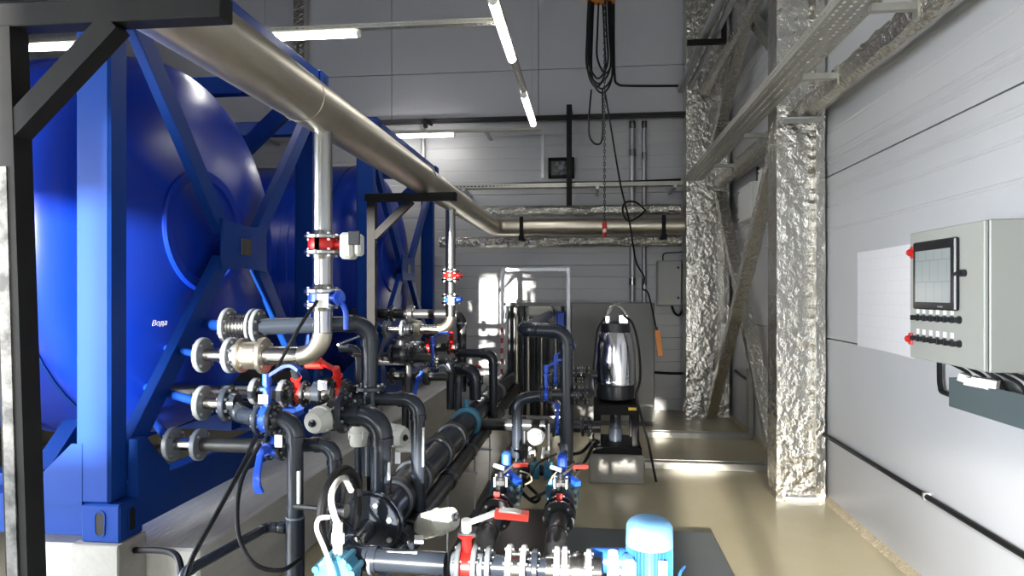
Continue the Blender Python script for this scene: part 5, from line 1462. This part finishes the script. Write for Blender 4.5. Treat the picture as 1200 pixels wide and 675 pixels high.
# =================================================================== RIGHT WALL FITTINGS
# control cabinet
XD = 1.60
ya, yb = YU(1154, XD), YU(1066, XD)
cz1, cz0 = ZV(256.5, XD, ya), ZV(437, XD, ya)
cc = thing('control_cabinet', 'light grey control cabinet with touch screen on the right wall', 'cabinet', (1.73, (ya + yb) / 2, cz0))
MB().bbox(XD + .02, XW, ya, yb, cz0, cz1, .005).build('body', 'cabinet', cc, False)
dr_ = MB().bbox(XD, XD + .018, ya + .004, yb - .004, cz0 + .004, cz1 - .004, .004).build('door', 'cabinet', cc, False)
def onface(u, v):
    y = YU(u, XD); return y, ZV(v, XD, y)
sy1, sz1 = onface(1075, 286); sy0, _ = onface(1125, 281)
_, sz0 = onface(1075, 362)
sc_ = MB().bbox(XD - .022, XD, sy0, sy1, sz0, sz1 + .005, .006).build('screen_bezel', 'screen_frame', dr_, False)
MB().box(XD - .0235, XD - .022, sy0 + .035, sy1 - .03, sz0 + .035, sz1 - .04).build('screen', 'screen', sc_, False)
MB().box(XD - .0235, XD - .0222, sy0 + .10, sy0 + .145, sz0 + .012, sz0 + .02).build('maker_badge', 'flange_grey', sc_, False)
yl, zl_ = onface(1131, 320)
MB().cyl((XD, yl, zl_), (XD - .02, yl, zl_), .016, n=14).cyl((XD - .02, yl, zl_), (XD - .035, yl, zl_), .010, n=10).beam((XD - .03, yl, zl_), (XD - .03, yl + .03, zl_ - .005), .012, .012).build('lock', 'cast_black', dr_)
_, zb1 = onface(1075, 373); _, zb2_ = onface(1075, 397)
us = (1076, 1083, 1091, 1099, 1107.5, 1116, 1125)
for row, (v0, v1) in enumerate(((372, 375), (396, 403))):
    for i, u in enumerate(us):
        v = v0 + (v1 - v0) * (i / 6)
        y, z = onface(u, v)
        k = MB().cyl((XD, y, z), (XD - .008, y, z), .017, n=14).cyl((XD - .008, y, z), (XD - .026, y, z), .012, n=12).beam((XD - .03, y, z - .012), (XD - .03, y, z + .012), .009, .012, (1, 0, 0)).build('switch_knob', 'cast_black', dr_)
        if i < 6:
            MB().box(XD - .0015, XD, y - .014, y + .014, z + .02, z + .045).build('switch_label', 'white_tag', dr_, False)
for (u, v) in ((1070.5, 296), (1068.5, 397)):
    y, z = onface(u, v)
    MB().lathe((XD, y, z), (-1, 0, 0), [(0, .018), (.02, .018), (.03, .012)], 14).bbox(XD - .01, XD, y - .02, y + .02, z - .03, z + .03, .004).build('pilot_lamp', 'red_paint', dr_)
# trunking under it with loose wires and conduit
zt6 = ZV(441, 1.80, YU(1112, 1.80))
y_t = YU(1112, 1.78)
tr = thing('wire_trunking', 'dark grey open wire trunking below the control cabinet', 'trunking', (1.82, y_t - .6, zt6 - .14))
MB().box(1.78, 1.784, y_t - 1.6, y_t, zt6 - .14, zt6).box(1.78, XW, y_t - 1.6, y_t, zt6 - .144, zt6 - .14).box(1.784, XW, y_t - .004, y_t, zt6 - .14, zt6).build('channel', 'trunking', tr, False)
random.seed(3)
for i in range(7):
    y = y_t - .10 - .13 * i
    cable('cabinet_wire', 'black wire dropping from the control cabinet into the trunking, number %s from the drawing' % ('one', 'two', 'three', 'four', 'five', 'six', 'seven')[i], [(1.70 + .02 * (i % 3), y + .02, cz0 + .005), (1.76, y - .02, cz0 - .03), (1.80, y - .05, zt6 + .03), (1.83, y - .06, zt6 - .05)], .008, 'black_rubber', group='cabinet wires')
for i, (u, v) in enumerate(((1133, 441), (1140, 446), (1148, 445), (1156, 447))):
    y = YU(u, 1.74)
    z = ZV(v, 1.74, y)
    tag(MB().beam((1.71, y, z), (1.76, y - .05, z - .02 + .012 * (i % 2)), .05, .035).build('wire_tag', 'cable_white', None, False), 'crumpled pale wire label hanging under the control cabinet, %s from the drawing' % ('first', 'second', 'third', 'fourth')[i], 'tag', 'pale wire labels under the cabinet')
yq = YU(1101, 1.84)
cable('cabinet_conduit', 'black bent conduit from the control cabinet down into the trunking', [(1.84, yq, cz0 + .06), (1.84, yq, zt6 - .02), (1.84, yq - .01, zt6 - .075), (1.84, yq - .04, zt6 - .10), (1.84, y_t - .01, zt6 - .10)], .014, 'black_rubber', cat='pipe', sub=6)
# drawings on the wall
py1 = YU(1005, XW - .002)
pz1, pz0 = ZV(296, XW, py1), ZV(405, XW, py1)
tag(MB().prism([(XW - .001, py1, pz0), (XW - .001, py1, pz1), (XW - .001, py1 - .42, pz1), (XW - .001, py1 - .84, pz1 + .005), (XW - .001, py1 - .84, pz0 - .012), (XW - .001, py1 - .42, pz0)], (-.002, 0, 0)).build('wall_drawing', 'drawing_paper', None, False), 'large white technical drawing sheet on the right wall beside the cabinet', 'poster')
# low cable on the wall
zc3 = .525
tag(MB().cyl((XW - .018, YR + .1, zc3), (XW - .018, YC - .15, zc3), .016, n=10).build('wall_cable', 'black_rubber'), 'long black cable running low along the right wall', 'cable')
for y in (2.0, 2.62, 4.0):
    tag(MB().box(XW - .038, XW, y - .008, y + .008, zc3 - .02, zc3 + .02).build('cable_clip', 'galvanised', None, False), 'small clip holding the low black wall cable, ' + {2.0: 'nearest to the viewer', 2.62: 'below the control cabinet', 4.0: 'nearest to the foil column'}[y], 'clip', 'wall cable clips')
# junction boxes between the columns
for (u0, u1, v0, v1, lab) in ((865, 880, 212, 255, 'farther and lower one'), (888, 902, 189, 245, 'nearer and taller one')):
    X = 1.66
    y1_, y0_ = YU(u0, X), YU(u1, X)
    zA, zB_ = ZV(v1, X, y0_), ZV(v0, X, y0_)
    jb = thing('junction_box', 'pale grey electrical box on the right wall behind the near column, ' + lab, 'electrical box', (1.76, (y0_ + y1_) / 2, zA), 'pale junction boxes')
    MB().bbox(X + .02, XW - .003, y0_, y1_, zA, zB_, .006).build('body', 'box_white', jb, False)
    MB().bbox(X, X + .018, y0_ + .005, y1_ - .005, zA + .005, zB_ - .005, .004).build('lid', 'box_white', jb, False)
    for zq in (zA + .04, zB_ - .04):
        MB().cyl((X, y1_ - .04, zq), (X - .006, y1_ - .04, zq), .010, n=8).build('screw', 'cast_black', jb)
    MB().cyl((1.8, (y0_ + y1_) / 2, zA - .35), (1.8, (y0_ + y1_) / 2, zA), .022, n=10).build('conduit', 'cast_black', jb)
    MB().cyl((1.8, (y0_ + y1_) / 2, zB_), (1.8, (y0_ + y1_) / 2, 3.0), .018, n=10).build('conduit', 'cast_black', jb)

# floor cable trays on the right
for (v, lab) in ((513, 'farther one'), (550, 'nearer one, beside the pump plinth')):
    y = 1.65 * 800 / (v - 343) / CS + .09
    x0_ = XU(756, y)
    x1_ = XU(900, y) if v == 550 else XU(880, y)
    t = tray('perforated cable tray lying on the floor, ' + lab, (x0_, y, .012), (x1_, y, .012), .12, (0, 1, 0), .05, .045, 3, group='floor cable trays')
    MB().box(x0_, x1_, y + .0, y + .12, .05, .056).build('cover', 'galvanised', t, False)
    MB().box(x0_, x1_, y - .006, y, .002, .056).build('lip', 'tray_steel', t, False)
yw = YU(876, 1.80)
t = thing('cable_riser', 'perforated tray climbing the right wall from the farther floor tray', 'cable tray', (1.82, yw, 0), 'floor cable trays')
o = perforated((1.80, yw - .06, .05), (1.80, yw - .06, .78), .12, (0, 1, 0), .05, 3).build('sheet', 'tray_steel', t, False)
o.modifiers.new('thickness', 'SOLIDIFY').thickness = .002
MB().box(1.80, 1.85, yw - .064, yw - .06, .0, .78).box(1.80, 1.85, yw + .06, yw + .064, .0, .78).build('side_sheet', 'tray_steel', t, False)
cable('wall_pipe', 'thin black pipe bending down the right wall behind the braces', [(1.84, 8.9, .66), (1.84, yw + .5, .64), (1.84, yw + .16, .63), (1.84, yw + .10, .58), (1.84, yw + .10, .30), (1.84, yw + .10, .05)], .018, 'black_rubber', cat='pipe', sub=5)
